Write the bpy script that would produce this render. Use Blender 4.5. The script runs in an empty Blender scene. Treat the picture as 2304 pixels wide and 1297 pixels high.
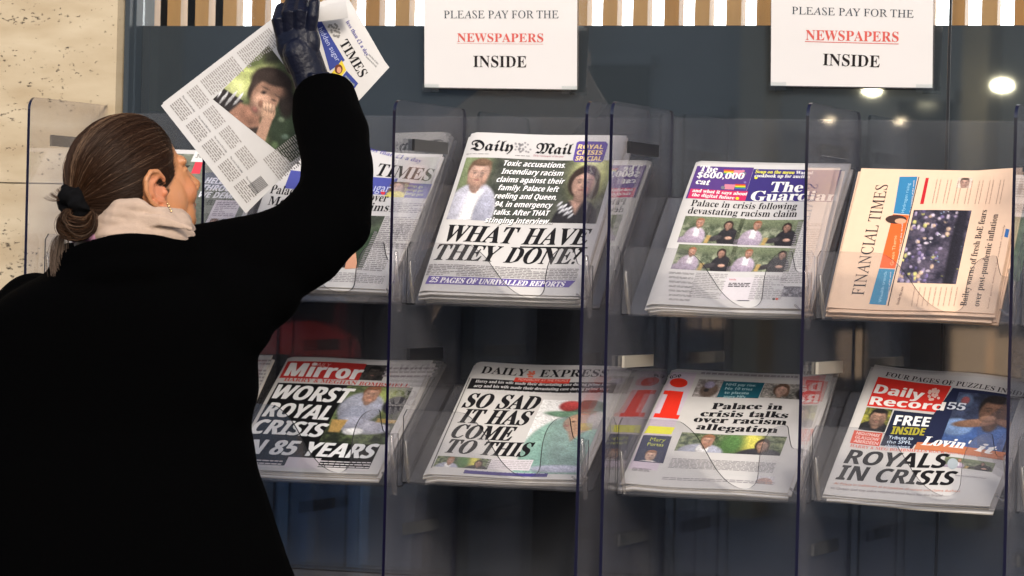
import bpy, math, random
import numpy as np
from mathutils import Vector, Matrix
random.seed(7); RNG = np.random.RandomState(5)
scene = bpy.context.scene; COL = scene.collection
R = math.radians

# ------------------------------------------------------------------ camera
YAW, PITCH, ROLL, FOC, DIST = R(20), R(-0.35), R(1.40), 7850.0, 5.84
EYE = Vector((DIST*math.sin(YAW), -DIST*math.cos(YAW), 1.40))
_r = Vector((math.cos(YAW), math.sin(YAW), 0))
FWD = Vector((-math.sin(YAW)*math.cos(PITCH), math.cos(YAW)*math.cos(PITCH), math.sin(PITCH)))
_u = _r.cross(FWD)
CU = _u*math.cos(ROLL) - _r*math.sin(ROLL)
CR = _r*math.cos(ROLL) + _u*math.sin(ROLL)
cd = bpy.data.cameras.new('camera'); cam = bpy.data.objects.new('camera', cd); COL.objects.link(cam)
cd.sensor_width = 36; cd.lens = FOC/2304*36; cd.clip_end = 300; cd.clip_start = 0.1
cam.matrix_world = Matrix(((CR.x, CU.x, -FWD.x, EYE.x), (CR.y, CU.y, -FWD.y, EYE.y), (CR.z, CU.z, -FWD.z, EYE.z), (0, 0, 0, 1)))
cd.dof.use_dof = True; cd.dof.focus_distance = 5.75; cd.dof.aperture_fstop = 10
scene.camera = cam
# ------------------------------------------------------------------ world, sun, exposure
w = bpy.data.worlds.new('World'); scene.world = w; w.use_nodes = True
nt = w.node_tree; bg = nt.nodes['Background']
sky = nt.nodes.new('ShaderNodeTexSky'); sky.sky_type = 'NISHITA'; sky.sun_disc = False
SUN_EL, SUN_AZ = R(30), R(152)       # azimuth measured from +Y towards +X
sky.sun_elevation = SUN_EL; sky.sun_rotation = SUN_AZ; sky.air_density = 1.0; sky.dust_density = 3.0; sky.ozone_density = 1.0
nt.links.new(sky.outputs[0], bg.inputs[0]); bg.inputs[1].default_value = 0.12
sl = bpy.data.lights.new('sun', 'SUN'); so = bpy.data.objects.new('sun', sl); COL.objects.link(so)
sl.energy = 1.5; sl.angle = R(14); sl.color = (1, 0.93, 0.84)
sd = Vector((math.sin(SUN_AZ)*math.cos(SUN_EL), math.cos(SUN_AZ)*math.cos(SUN_EL), math.sin(SUN_EL)))
so.rotation_euler = sd.to_track_quat('Z', 'Y').to_euler()
scene.view_settings.view_transform = 'Standard'; scene.view_settings.look = 'None'
scene.view_settings.gamma = 1; scene.view_settings.exposure = 0.69
scene.render.engine = 'CYCLES'; cy = scene.cycles
cy.use_denoising = True; cy.max_bounces = 10; cy.transparent_max_bounces = 40; cy.diffuse_bounces = 3; cy.glossy_bounces = 4
cy.caustics_reflective = False; cy.caustics_refractive = False

def at(px, py, Y):
    """the point of the plane at depth Y that lies on this sight line (used while measuring the place)"""
    d = FWD + CR*((px-1152)/FOC) + CU*((648.5-py)/FOC)
    return EYE + d*((Y-EYE.y)/d.y)
def mirrored(px, py, Y):
    """where a thing must stand so that the glass wall reflects it at this place"""
    p = at(px, py, 2*GLASS_Y - Y); return Vector((p.x, Y, p.z))
GLASS_Y = 0.37
Z = lambda px, py, Y: at(px, py, Y).z

# ------------------------------------------------------------------ materials
def lin(c):
    c = np.asarray(c, float)/255.0
    return np.where(c <= 0.04045, c/12.92, ((c+0.055)/1.055)**2.4)
class NT:
    def __init__(s, name):
        s.m = bpy.data.materials.new(name); s.m.use_nodes = True; s.t = s.m.node_tree; s.n = s.t.nodes; s.b = s.n['Principled BSDF']; s.o = s.n['Material Output']
    def new(s, k, **kw):
        n = s.n.new('ShaderNode'+k)
        for a, v in kw.items():
            if a.startswith('i_'):
                n.inputs[a[2:].replace('_', ' ')].default_value = v
            else: setattr(n, a, v)
        return n
    def link(s, a, b): s.t.links.new(a, b)
def plain(name, col, rough=0.6, metal=0, spec=0.5, noise=0.0, nscale=20, bump=0.0, stretch=(1, 1, 1), bscale=None, emit=None, estr=0, tr=0):
    q = NT(name); b = q.b
    b.inputs['Base Color'].default_value = (*col, 1); b.inputs['Roughness'].default_value = rough
    b.inputs['Metallic'].default_value = metal; b.inputs['Specular IOR Level'].default_value = spec
    if noise or bump:
        tc = q.new('TexCoord'); mp = q.new('Mapping'); mp.inputs['Scale'].default_value = stretch
        q.link(tc.outputs['Object'], mp.inputs['Vector'])
        nz = q.new('TexNoise', i_Scale=nscale, i_Detail=6.0); q.link(mp.outputs[0], nz.inputs['Vector'])
        if noise:
            mx = q.new('Mix', data_type='RGBA'); mx.inputs[6].default_value = (*[c*(1-noise) for c in col], 1); mx.inputs[7].default_value = (*[min(1, c*(1+noise)) for c in col], 1)
            q.link(nz.outputs['Fac'], mx.inputs[0]); q.link(mx.outputs[2], b.inputs['Base Color'])
        if bump:
            n2 = q.new('TexNoise', i_Scale=bscale or nscale, i_Detail=4.0); q.link(mp.outputs[0], n2.inputs['Vector'])
            bp = q.new('Bump', i_Strength=bump, i_Distance=0.01); q.link(n2.outputs['Fac'], bp.inputs['Height']); q.link(bp.outputs[0], b.inputs['Normal'])
    if emit: b.inputs['Emission Color'].default_value = (*emit, 1); b.inputs['Emission Strength'].default_value = estr
    return q.m
def attr_mat(name, rough=0.8, spec=0.3, bump=0.0):
    q = NT(name); a = q.new('VertexColor'); a.layer_name = 'col'
    tc = q.new('TexCoord'); nz = q.new('TexNoise', i_Scale=160.0, i_Detail=3.0); q.link(tc.outputs['Object'], nz.inputs['Vector'])
    mr = q.new('MapRange'); mr.inputs[3].default_value = 0.93; mr.inputs[4].default_value = 1.07; q.link(nz.outputs['Fac'], mr.inputs[0])
    mx = q.new('VectorMath', operation='SCALE'); q.link(a.outputs[0], mx.inputs[0]); q.link(mr.outputs[0], mx.inputs['Scale'])
    q.link(mx.outputs[0], q.b.inputs['Base Color']); q.b.inputs['Roughness'].default_value = rough; q.b.inputs['Specular IOR Level'].default_value = spec
    return q.m
def clear(name, tint, veil, vfac, f0=0.04, rough=0.02, k=1.0):
    """thin clear sheet: see-through, reflecting more at grazing angles, with a pale diffuse veil standing for dust and reflected sky haze"""
    q = NT(name); q.n.remove(q.b)
    g = q.new('NewGeometry'); dt = q.new('VectorMath', operation='DOT_PRODUCT'); q.link(g.outputs['Incoming'], dt.inputs[0]); q.link(g.outputs['Normal'], dt.inputs[1])
    ab = q.new('Math', operation='ABSOLUTE'); q.link(dt.outputs['Value'], ab.inputs[0])
    om = q.new('Math', operation='SUBTRACT'); om.inputs[0].default_value = 1; q.link(ab.outputs[0], om.inputs[1])
    pw = q.new('Math', operation='POWER'); pw.inputs[1].default_value = 5; q.link(om.outputs[0], pw.inputs[0])
    ma = q.new('Math', operation='MULTIPLY_ADD'); ma.inputs[1].default_value = k*(1-f0); ma.inputs[2].default_value = f0; q.link(pw.outputs[0], ma.inputs[0])
    tr = q.new('BsdfTransparent'); tr.inputs[0].default_value = (*tint, 1)
    gl = q.new('BsdfGlossy'); gl.inputs['Roughness'].default_value = rough; gl.inputs[0].default_value = (1, 1, 1, 1)
    df = q.new('BsdfDiffuse'); df.inputs[0].default_value = (*veil, 1)
    tc = q.new('TexCoord'); nz = q.new('TexNoise', i_Scale=9.0, i_Detail=5.0); mp = q.new('Mapping'); mp.inputs['Scale'].default_value = (1, 1, .35)
    q.link(tc.outputs['Object'], mp.inputs[0]); q.link(mp.outputs[0], nz.inputs['Vector'])
    mr = q.new('MapRange'); mr.inputs[1].default_value = .3; mr.inputs[2].default_value = .7; mr.inputs[3].default_value = vfac*0.45; mr.inputs[4].default_value = vfac*1.6; q.link(nz.outputs['Fac'], mr.inputs[0])
    m1 = q.new('MixShader'); q.link(mr.outputs[0], m1.inputs[0]); q.link(tr.outputs[0], m1.inputs[1]); q.link(df.outputs[0], m1.inputs[2])
    m2 = q.new('MixShader'); q.link(ma.outputs[0], m2.inputs[0]); q.link(m1.outputs[0], m2.inputs[1]); q.link(gl.outputs[0], m2.inputs[2])
    q.link(m2.outputs[0], q.o.inputs[0]); return q.m

M = {}
M['print'] = attr_mat('printed_ink', 0.85, 0.15)
M['paper'] = plain('newsprint', (.59, .575, .565), .85, spec=.15, noise=.05, nscale=60)
M['salmon'] = plain('salmon_newsprint', (.80, .57, .41), .85, spec=.15, noise=.05, nscale=60)
M['edge_paper'] = plain('newsprint_edge', (.62, .56, .49), .9, spec=.1, noise=.15, nscale=120)
M['edge_salmon'] = plain('salmon_edge', (.66, .42, .26), .9, spec=.1, noise=.15, nscale=120)
M['acrylic'] = clear('clear_acrylic', (.95, .945, .955), (.52, .50, .54), .050, rough=.015)
M['lip'] = clear('acrylic_tray', (.92, .92, .93), (.52, .51, .53), .050, f0=.045)
M['backsheet'] = clear('acrylic_back', (.95, .95, .96), (.45, .45, .47), .035)
M['edge'] = plain('acrylic_edge', (.006, .005, .020), .12, spec=.8)
M['lipedge'] = plain('tray_edge', (.004, .004, .007), .5, spec=.12)
M['windowglass'] = clear('window_glass', (.95, .97, .97), (.5, .5, .5), .004)
M['black'] = plain('black_plastic', (.01, .01, .012), .35)
M['whiteplastic'] = plain('cream_plastic', (.34, .31, .26), .4)
M['greyplastic'] = clear('smoked_plastic', (.6, .6, .62), (.3, .3, .3), .15)
M['clip'] = clear('clear_clip', (.82, .8, .78), (.4, .37, .36), .10, f0=.10, rough=.08)

# ------------------------------------------------------------------ mesh helpers
def obj(name, verts, faces, mat, parent=None, smooth=False, cols=None, mats=None, fm=None):
    me = bpy.data.meshes.new(name); me.from_pydata([tuple(v) for v in verts], [], faces)
    for m in (mats or [mat]): me.materials.append(m)
    if fm is not None: me.polygons.foreach_set('material_index', np.array(fm, np.int32))
    if smooth: me.polygons.foreach_set('use_smooth', np.ones(len(me.polygons), bool))
    if smooth and fm is not None: me.set_sharp_from_angle(angle=R(40))
    if cols is not None:
        ca = me.color_attributes.new('col', 'FLOAT_COLOR', 'POINT'); c = np.ones((len(verts), 4), np.float32); c[:, :3] = cols; ca.data.foreach_set('color', c.ravel())
    me.update(); o = bpy.data.objects.new(name, me); COL.objects.link(o)
    if parent: o.parent = parent
    return o
def thing(name, label, cat, loc=(0, 0, 0), group=None):
    o = bpy.data.objects.new(name, None); COL.objects.link(o); o.location = loc; o.empty_display_size = .05
    o['label'] = label; o['category'] = cat
    if group: o['group'] = group
    return o
def tag(o, label, cat, group=None):
    o['label'] = label; o['category'] = cat
    if group: o['group'] = group
    return o
def struct(o): o['kind'] = 'structure'; return o
class MB:
    def __init__(s): s.v = []; s.f = []; s.m = []
    def box(s, a, b, m=0):
        x0, y0, z0 = a; x1, y1, z1 = b; n = len(s.v)
        s.v += [(x0, y0, z0), (x1, y0, z0), (x1, y1, z0), (x0, y1, z0), (x0, y0, z1), (x1, y0, z1), (x1, y1, z1), (x0, y1, z1)]
        s.f += [tuple(n+i for i in q) for q in ((0, 3, 2, 1), (4, 5, 6, 7), (0, 1, 5, 4), (1, 2, 6, 5), (2, 3, 7, 6), (3, 0, 4, 7))]; s.m += [m]*6; return s
    def prism(s, poly, ext, mface=0, medge=0):
        """poly: list of Vectors (planar), ext: Vector"""
        n = len(s.v); k = len(poly); s.v += [tuple(p) for p in poly] + [tuple(Vector(p)+ext) for p in poly]
        s.f += [tuple(range(n, n+k)), tuple(range(n+2*k-1, n+k-1, -1))]; s.m += [mface, mface]
        for i in range(k): j = (i+1) % k; s.f.append((n+i, n+j, n+k+j, n+k+i)); s.m.append(medge)
        return s
    def tube(s, pts, rad, seg=10, m=0, sy=1.0):
        pts = [Vector(p) for p in pts]
        if not hasattr(rad, '__len__'): rad = [rad]*len(pts)
        P = []; RR = []
        # rounded ends
        t0 = (pts[0]-pts[1]).normalized(); t1 = (pts[-1]-pts[-2]).normalized()
        for a in (0.15, 0.5, 0.8): P.append(pts[0]+t0*rad[0]*math.cos(a*math.pi/2)); RR.append(rad[0]*math.sin(a*math.pi/2))
        P += pts; RR += list(rad)
        for a in (0.8, 0.5, 0.15): P.append(pts[-1]+t1*rad[-1]*math.cos(a*math.pi/2)); RR.append(rad[-1]*math.sin(a*math.pi/2))
        n = len(s.v); up = None
        for i, p in enumerate(P):
            t = (P[min(i+1, len(P)-1)]-P[max(i-1, 0)]).normalized()
            if up is None: up = t.orthogonal().normalized() if abs(t.z) < .95 else Vector((1, 0, 0))
            a = (up - t*up.dot(t)).normalized(); b = t.cross(a); up = a
            for k in range(seg):
                th = 2*math.pi*k/seg; s.v.append(tuple(p + a*RR[i]*math.cos(th) + b*RR[i]*math.sin(th)*sy))
        for i in range(len(P)-1):
            for k in range(seg): s.f.append((n+i*seg+k, n+i*seg+(k+1) % seg, n+(i+1)*seg+(k+1) % seg, n+(i+1)*seg+k)); s.m.append(m)
        s.f += [tuple(n+k for k in range(seg-1, -1, -1)), tuple(n+(len(P)-1)*seg+k for k in range(seg))]; s.m += [m, m]; return s
    def ell(s, c, r, rot=None, nu=20, nv=12):
        n = len(s.v); c = Vector(c); rm = rot or Matrix.Identity(3)
        for j in range(1, nv):
            ph = math.pi*j/nv
            for i in range(nu):
                th = 2*math.pi*i/nu; s.v.append(tuple(c + rm @ Vector((r[0]*math.sin(ph)*math.cos(th), r[1]*math.sin(ph)*math.sin(th), r[2]*math.cos(ph)))))
        for j in range(nv-2):
            for i in range(nu): s.f.append((n+j*nu+i, n+(j+1)*nu+i, n+(j+1)*nu+(i+1) % nu, n+j*nu+(i+1) % nu)); s.m.append(0)
        a = len(s.v); s.v += [tuple(c + rm @ Vector((0, 0, r[2]))), tuple(c - rm @ Vector((0, 0, r[2])))]
        for i in range(nu): s.f += [(a, n+i, n+(i+1) % nu), (a+1, n+(nv-2)*nu+(i+1) % nu, n+(nv-2)*nu+i)]; s.m += [0, 0]
        return s
    def loft(s, rings, cap=True):
        n = len(s.v); k = len(rings[0])
        for r_ in rings: s.v += [tuple(p) for p in r_]
        for i in range(len(rings)-1):
            for j in range(k): s.f.append((n+i*k+j, n+i*k+(j+1) % k, n+(i+1)*k+(j+1) % k, n+(i+1)*k+j)); s.m.append(0)
        if cap: s.f += [tuple(n+j for j in range(k-1, -1, -1)), tuple(n+(len(rings)-1)*k+j for j in range(k))]; s.m += [0, 0]
        return s
    def build(s, name, mat, parent=None, smooth=False, mats=None): return obj(name, s.v, s.f, mat, parent, smooth, mats=mats, fm=s.m if mats else None)
def remeshed(mb, voxel, it=6, fac=.5):
    """one continuous skin from overlapping shapes; returns verts, faces"""
    o = mb.build('tmp', M['black']); m = o.modifiers.new('r', 'REMESH'); m.mode = 'VOXEL'; m.voxel_size = voxel
    sm = o.modifiers.new('s', 'SMOOTH'); sm.factor = fac; sm.iterations = it
    dg = bpy.context.evaluated_depsgraph_get(); me = bpy.data.meshes.new_from_object(o.evaluated_get(dg))
    v = np.zeros(len(me.vertices)*3, np.float32); me.vertices.foreach_get('co', v); f = [tuple(p.vertices) for p in me.polygons]
    bpy.data.objects.remove(o); return v.reshape(-1, 3), f

# ------------------------------------------------------------------ the ground and the street behind the camera
pav = plain('paving', (.16, .15, .14), .8, noise=.25, nscale=6, bump=.2, bscale=60)
asp = plain('asphalt', (.05, .05, .052), .85, noise=.3, nscale=30, bump=.3, bscale=200)
b = MB(); b.box((-30, -4.2, -.12), (30, .9, 0)); struct(b.build('pavement', pav))
b = MB(); b.box((-30, -19, -.12), (30, -8.2, 0)); struct(b.build('pavement', plain('far_paving', (.36, .36, .38), .8, noise=.2, nscale=3)))
b = MB(); b.box((-60, -60, -.3), (60, 40, -.125)); struct(b.build('ground', asp))
b = MB(); b.box((-30, -4.35, -.12), (30, -4.204, .002)); struct(b.build('kerb', plain('granite_kerb', (.28, .27, .26), .8, noise=.2, nscale=40)))
# ------------------------------------------------------------------ travertine wall on the left, slabs as pieces
q = NT('travertine'); tc = q.new('TexCoord'); mp = q.new('Mapping'); mp.inputs['Scale'].default_value = (1, 1, 3.2); q.link(tc.outputs['Object'], mp.inputs[0])
n1 = q.new('TexNoise', i_Scale=7.0, i_Detail=8.0); q.link(mp.outputs[0], n1.inputs['Vector'])
cr = q.new('ValToRGB'); e = cr.color_ramp.elements; e[0].position = .3; e[0].color = (.42, .325, .205, 1); e[1].position = .72; e[1].color = (.56, .47, .33, 1); q.link(n1.outputs['Fac'], cr.inputs[0])
mp2 = q.new('Mapping'); mp2.inputs['Scale'].default_value = (1, 1, 2.0); q.link(tc.outputs['Object'], mp2.inputs[0])
n2 = q.new('TexNoise', i_Scale=85.0, i_Detail=5.0, i_Roughness=.62); q.link(mp2.outputs[0], n2.inputs['Vector'])
n3 = q.new('TexNoise', i_Scale=7.0, i_Detail=3.0); mp3 = q.new('Mapping'); mp3.inputs['Scale'].default_value = (.45, 1, 2.2); q.link(tc.outputs['Object'], mp3.inputs[0]); q.link(mp3.outputs[0], n3.inputs['Vector'])
ad = q.new('Math', operation='MULTIPLY_ADD'); ad.inputs[1].default_value = .55; q.link(n3.outputs['Fac'], ad.inputs[0]); q.link(n2.outputs['Fac'], ad.inputs[2])
pr = q.new('ValToRGB'); e = pr.color_ramp.elements; e[0].position = .905; e[0].color = (1, 1, 1, 1); e[1].position = .965; e[1].color = (.13, .12, .12, 1)
q.link(ad.outputs[0], pr.inputs[0])
mx = q.new('Mix', data_type='RGBA', blend_type='MULTIPLY'); mx.inputs[0].default_value = 1; q.link(cr.outputs[0], mx.inputs[6]); q.link(pr.outputs[0], mx.inputs[7])
q.link(mx.outputs[2], q.b.inputs['Base Color']); q.b.inputs['Roughness'].default_value = .6
bp = q.new('Bump', i_Strength=.7, i_Distance=.004); q.link(pr.outputs[0], bp.inputs['Height']); q.link(bp.outputs[0], q.b.inputs['Normal'])
M['trav'] = q.m
WX = at(264, 0, .30).x; joint = Z(30, 412, .30)
tw = thing('stone_wall', 'travertine clad wall with pitted cream slabs beside the dark glass', 'wall', (WX-.6, .30, 0))
def rel(o, p): o.parent = p; o.location = o.location - p.location
zs = [0, joint-.62, joint, joint+.62, joint+1.24, joint+1.86]
for i in range(5):
    b = MB(); b.box((WX-5.0, .302+.001*(i % 2), zs[i]+.0012), (WX, .36, zs[i+1]-.0012)); rel(b.build('slab', M['trav']), tw)
b = MB(); b.box((WX-5.0, .36, 0), (WX-.001, .43, joint+1.86)); rel(b.build('wall_core', plain('mortar', (.25, .2, .14), .9)), tw)

# ------------------------------------------------------------------ glass wall: film panels, clear top lights, frame
FX = WX+.004; JX = at(2137, 62, GLASS_Y).x; FT = Z(1300, 58, GLASS_Y)
film = NT('dark_film_glass'); film.b.inputs['Roughness'].default_value = .02; film.b.inputs['IOR'].default_value = 2.12
film.b.inputs['Base Color'].default_value = (.027, .034, .041, 1); M['film'] = film.m
steel = plain('dark_frame', (.03, .042, .055), .35, spec=.6)
gw = thing('glass_wall', 'dark film covered shop glazing in tall joined panes behind the racks', 'shop window', (FX, GLASS_Y, 0))
b = MB(); b.box((FX, .325, 0), (FX+.010, .42, 3)); b.box((FX+.010, .345, 0), (FX+.014, .42, 3)); rel(b.build('frame', steel), gw)
x0 = FX+.0145; xe = at(2900, 600, GLASS_Y).x
panes = [(x0, JX-.003), (JX+.003, xe)]
for (a, c) in panes:
    b = MB(); b.box((a, GLASS_Y, .02), (c, GLASS_Y+.008, FT)); rel(b.build('film_pane', M['film']), gw)
    b = MB(); b.box((a, GLASS_Y, FT+.001), (c, GLASS_Y+.008, 3)); rel(b.build('clear_pane', M['windowglass']), gw)
b = MB(); b.box((JX-.0022, GLASS_Y+.001, .02), (JX+.0022, GLASS_Y+.007, 3)); rel(b.build('joint_seal', M['black']), gw)
# timber slats behind the clear top of the glass
wood = [plain('oak_slat_%s' % n, c, .55, noise=.25, nscale=9, stretch=(6, 6, .6), bump=.1) for n, c in (('honey', (.35, .17, .05)), ('amber', (.38, .165, .035)), ('pale', (.42, .23, .09)))]
SY = .52
sx0 = at(331, 30, SY).x; pitch = (at(2226, 30, SY).x-sx0)/28.0
ss = thing('slat_screen', 'screen of upright timber slats seen through the clear top of the glass', 'slatted screen', (sx0, SY, 0))
sw = at(346, 30, SY).x-at(316, 30, SY).x
for k in range(-1, 38):
    xx = sx0+k*pitch+random.uniform(-.0015, .0015)
    b = MB(); b.box((xx-sw/2, SY, .02), (xx+sw/2, SY+.03, 3)); o = b.build('slat', wood[random.randrange(3)]); rel(o, ss)
# inside the shop
inn = plain('dark_interior', (.012, .010, .012), .9)
lx = at(545, 30, 1.6).x
b = MB(); b.box((FX-4, 2.6, .0), (xe+2, 2.7, 3.2)); struct(b.build('back_wall', inn))
b = MB(); b.box((FX-4, .44, 3.02), (xe+2, 2.6, 3.1)); struct(b.build('ceiling', inn))
white = plain('lit_diffuser', (.9, .9, .9), .6, emit=(.93, .97, 1.0), estr=4.0)
lp = thing('light_panel', 'wide glowing white light box shining between the timber slats', 'light', (lx, 1.6, 1.75))
b = MB()
lw = 1.9
for i in range(5):
    b = MB(); b.box((lx+i*lw+.004, 1.6, 1.7), (lx+(i+1)*lw-.004, 1.62, 2.6)); rel(b.build('diffuser', white), lp)
b = MB(); b.box((lx-.02, 1.63, 1.68), (lx+5*lw, 1.70, 2.62)); rel(b.build('housing', steel), lp)
bl = plain('blue_fabric', (.20, .28, .62), .7)
# ------------------------------------------------------------------ text: glyph outlines from Blender's built-in font
CODE = {'serifb': (0x1D400, 0x1D41A, 0x1D7CE), 'serifi': (0x1D434, 0x1D44E, None), 'serifu': (0x1D434, 0x1D44E, 0x1D7CE), 'serifbi': (0x1D400, 0x1D41A, 0x1D7CE), 'frak': (0x1D56C, 0x1D586, 0x1D7CE),
        'sansb': (0x1D5D4, 0x1D5EE, 0x1D7EC), 'sansbi': (0x1D5D4, 0x1D5EE, 0x1D7EC), 'sans': None}
def enc(st, s):
    c = CODE[st]
    if not c: return s
    out = ''
    for ch in s:
        if 'A' <= ch <= 'Z': out += chr(c[0]+ord(ch)-65)
        elif 'a' <= ch <= 'z': out += 'ℎ' if (st in ('serifi', 'serifu') and ch == 'h') else chr(c[1]+ord(ch)-97)
        elif ch.isdigit() and c[2]: out += chr(c[2]+int(ch))
        else: out += ch
    return out
TEXTS = {}
def want(st, s): TEXTS.setdefault((st, s), None)
def resolve():
    os_ = {}
    for st in CODE: want(st, 'H')
    for (st, s), v in TEXTS.items():
        if v is not None: continue
        c = bpy.data.curves.new('t', 'FONT'); c.body = enc(st, s); c.resolution_u = 2
        o = bpy.data.objects.new('t', c); COL.objects.link(o); os_[(st, s)] = o
    dg = bpy.context.evaluated_depsgraph_get()
    for k, o in os_.items():
        me = o.evaluated_get(dg).to_mesh(); n = len(me.vertices)
        v = np.zeros(n*3, np.float32); me.vertices.foreach_get('co', v); v = v.reshape(-1, 3)[:, :2].copy()
        v[:, 0] += v[:, 1]*{'serifu': -.27, 'serifbi': .24, 'sansbi': .20}.get(k[0], 0)
        TEXTS[k] = (v, [tuple(p.vertices) for p in me.polygons]); o.evaluated_get(dg).to_mesh_clear()
    for o in os_.values(): c = o.data; bpy.data.objects.remove(o); bpy.data.curves.remove(c)

# ------------------------------------------------------------------ printed pages
LAYER = .00013
PAGES = []
class Page:
    def __init__(s, BL, BR, TL, Y0, wave=.0012, seed=0, curl=None, spine=True, base=None):
        s.A = at(*BL, Y0); B = at(*BR, Y0); ab = B-s.A
        lo, hi = Y0-.02, Y0+.6
        for _ in range(50):
            m = (lo+hi)/2
            if (at(*TL, m)-s.A).dot(ab) > 0: lo = m
            else: hi = m
        C = at(*TL, lo); s.Yt = lo
        s.W = ab.length; s.ex = ab.normalized(); s.H = (C-s.A).length; s.ey = (C-s.A).normalized(); s.en = s.ex.cross(s.ey).normalized()
        s.frame = Matrix(((s.ex.x, s.ey.x, s.en.x, s.A.x), (s.ex.y, s.ey.y, s.en.y, s.A.y), (s.ex.z, s.ey.z, s.en.z, s.A.z), (0, 0, 0, 1)))
        s.texts = []; s.prims = []; s.photos = []; s.wave = wave; s.seed = seed; s.curl = curl; s.spine = spine; s.lay = 1; PAGES.append(s)
        print('page', seed, round(s.W, 3), round(s.H, 3), 'Ytop', round(lo, 3))
    def loc(s, px, py):
        d = FWD + CR*((px-1152)/FOC) + CU*((648.5-py)/FOC); t = (s.A-EYE).dot(s.en)/d.dot(s.en); p = EYE+d*t-s.A
        return np.array([p.dot(s.ex), p.dot(s.ey)])
    def bul(s, x, y):
        k = s.seed
        h = s.wave*(np.sin(x*22+k)+.6*np.sin(y*17+2*k)+.5*np.sin((x+y)*30+k*3))
        if s.spine: h = h - .004*np.clip(1-x/.010, 0, 1)**2
        if s.curl is not None: h = h+s.curl(x/s.W, y/s.H)
        return h
    def map(s, x, y, h): return np.stack([x, y, s.bul(x, y)+h], -1)
    def hvec(s, x, y, hv): return s.loc(x+hv[0], y+hv[1])-s.loc(x, y)
    # drawing, positions measured on the photograph and carried on to the paper
    def text(s, st, tx, p0, p1, h, col, off=0.0, hv=None, lay=None):
        want(st, tx); a = s.loc(*p0); b_ = s.loc(*p1); d = b_-a; L = np.hypot(*d); d = d/L; up = np.array([-d[1], d[0]])
        hh = abs(np.dot(s.hvec(p0[0], p0[1], hv or (0, -h)), up)); s.texts.append((st, tx, off, a, d, up, L, hh, col, lay or s.lay+3))
    def poly(s, pts, col, lay=None):
        if len(pts) == 4:
            g = [np.array(s.loc(*p)) for p in pts]; nx, ny = 24, 9
            q = np.array([(g[0]*(1-i/nx)+g[1]*i/nx)*(1-j/ny)+(g[3]*(1-i/nx)+g[2]*i/nx)*j/ny for j in range(ny+1) for i in range(nx+1)])
            s.prims.append((q, [(j*(nx+1)+i, (j+1)*(nx+1)+i, (j+1)*(nx+1)+i+1, j*(nx+1)+i+1) for j in range(ny) for i in range(nx)], col, lay or s.lay)); return
        q = np.array([s.loc(*p) for p in pts]); s.prims.append((q, [tuple(range(len(q)))], col, lay or s.lay))
    def rect(s, x0, y0, x1, y1, col, lay=None):
        a = s.loc(x0, y0); b_ = s.loc(x1, y1); nx = max(1, int(abs(b_[0]-a[0])/.007)); ny = max(1, int(abs(b_[1]-a[1])/.007))
        gx, gy = np.meshgrid(np.linspace(a[0], b_[0], nx+1), np.linspace(b_[1], a[1], ny+1)); q = np.stack([gx.ravel(), gy.ravel()], -1)
        f = [(j*(nx+1)+i, j*(nx+1)+i+1, (j+1)*(nx+1)+i+1, (j+1)*(nx+1)+i) for j in range(ny) for i in range(nx)]
        s.prims.append((q, f, col, lay or s.lay))
    def oval(s, cx, cy, rx, ry, col, lay=None): s.poly([(cx+rx*math.cos(a), cy-ry*math.sin(a)) for a in np.linspace(0, 2*math.pi, 22)[:-1]], col, lay or s.lay+1)
    def para(s, x0, y0, x1, y1, pitch=5.0, col=(95, 92, 92), dens=.55, word=(5, 16), lay=None):
        a = s.loc(x0, y0); b_ = s.loc(x1, y1); H = abs(a[1]-b_[1]); n = max(1, int(round(abs(y1-y0)/pitch))); dy = H/n; ps = s.W/370.0; q = []; f = []
        top = max(a[1], b_[1]); xa, xb = sorted((a[0], b_[0]))
        for i in range(n):
            yy = top-(i+.5)*dy; x = xa; end = xb if random.random() < .85 else xa+(xb-xa)*random.uniform(.4, .9)
            while x < end-2*ps:
                wd = min(random.uniform(*word)*ps, end-x); k = len(q); q += [(x, yy-dy*dens/2), (x+wd, yy-dy*dens/2), (x+wd, yy+dy*dens/2), (x, yy+dy*dens/2)]; f.append((k, k+1, k+2, k+3)); x += wd+2.2*ps
        if q: s.prims.append((np.array(q), f, col, lay or s.lay+2))
    def photo(s, x0, y0, x1, y1, painter, lay=None, cell=1.7):
        a = s.loc(x0, y0); b_ = s.loc(x1, y1); nx = int(abs(x1-x0)/cell)+2; ny = int(abs(y1-y0)/cell)+2
        s.photos.append((a, b_, nx, ny, painter, lay or s.lay+1))
    def build(s, parent):
        V = []; F = []; Cc = []; n = 0
        for (q, f, col, ly) in s.prims:
            V.append(s.map(q[:, 0], q[:, 1], ly*LAYER)); F += [tuple(n+i for i in g) for g in f]; Cc.append(np.tile(lin(col), (len(q), 1))); n += len(q)
        for (st, tx, off, a, d, up, L, hh, col, ly) in s.texts:
            v, f = TEXTS[(st, tx)]
            if not len(v): continue
            cap = TEXTS[(st, 'H')][0][:, 1].max(); x0, x1 = v[:, 0].min(), v[:, 0].max()
            for sh in ((0,) if off < .005 else (-1, 1) if off < .02 else (-1, 0, 1)):      # heavier faces: struck again a hair to each side
                dd = sh*hh*.9*off*1.6
                q = a + np.outer((v[:, 0]-x0)/(x1-x0)*L+dd, d) + np.outer(v[:, 1]/cap*hh*(1+(.0 if sh else .01)), up)
                V.append(s.map(q[:, 0], q[:, 1], (ly+.25*sh)*LAYER)); F += [tuple(n+i for i in g) for g in f]; Cc.append(np.tile(lin(col), (len(q), 1))); n += len(q)
        if V: obj('printing', np.concatenate(V), F, M['print'], parent, cols=np.concatenate(Cc))
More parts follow.
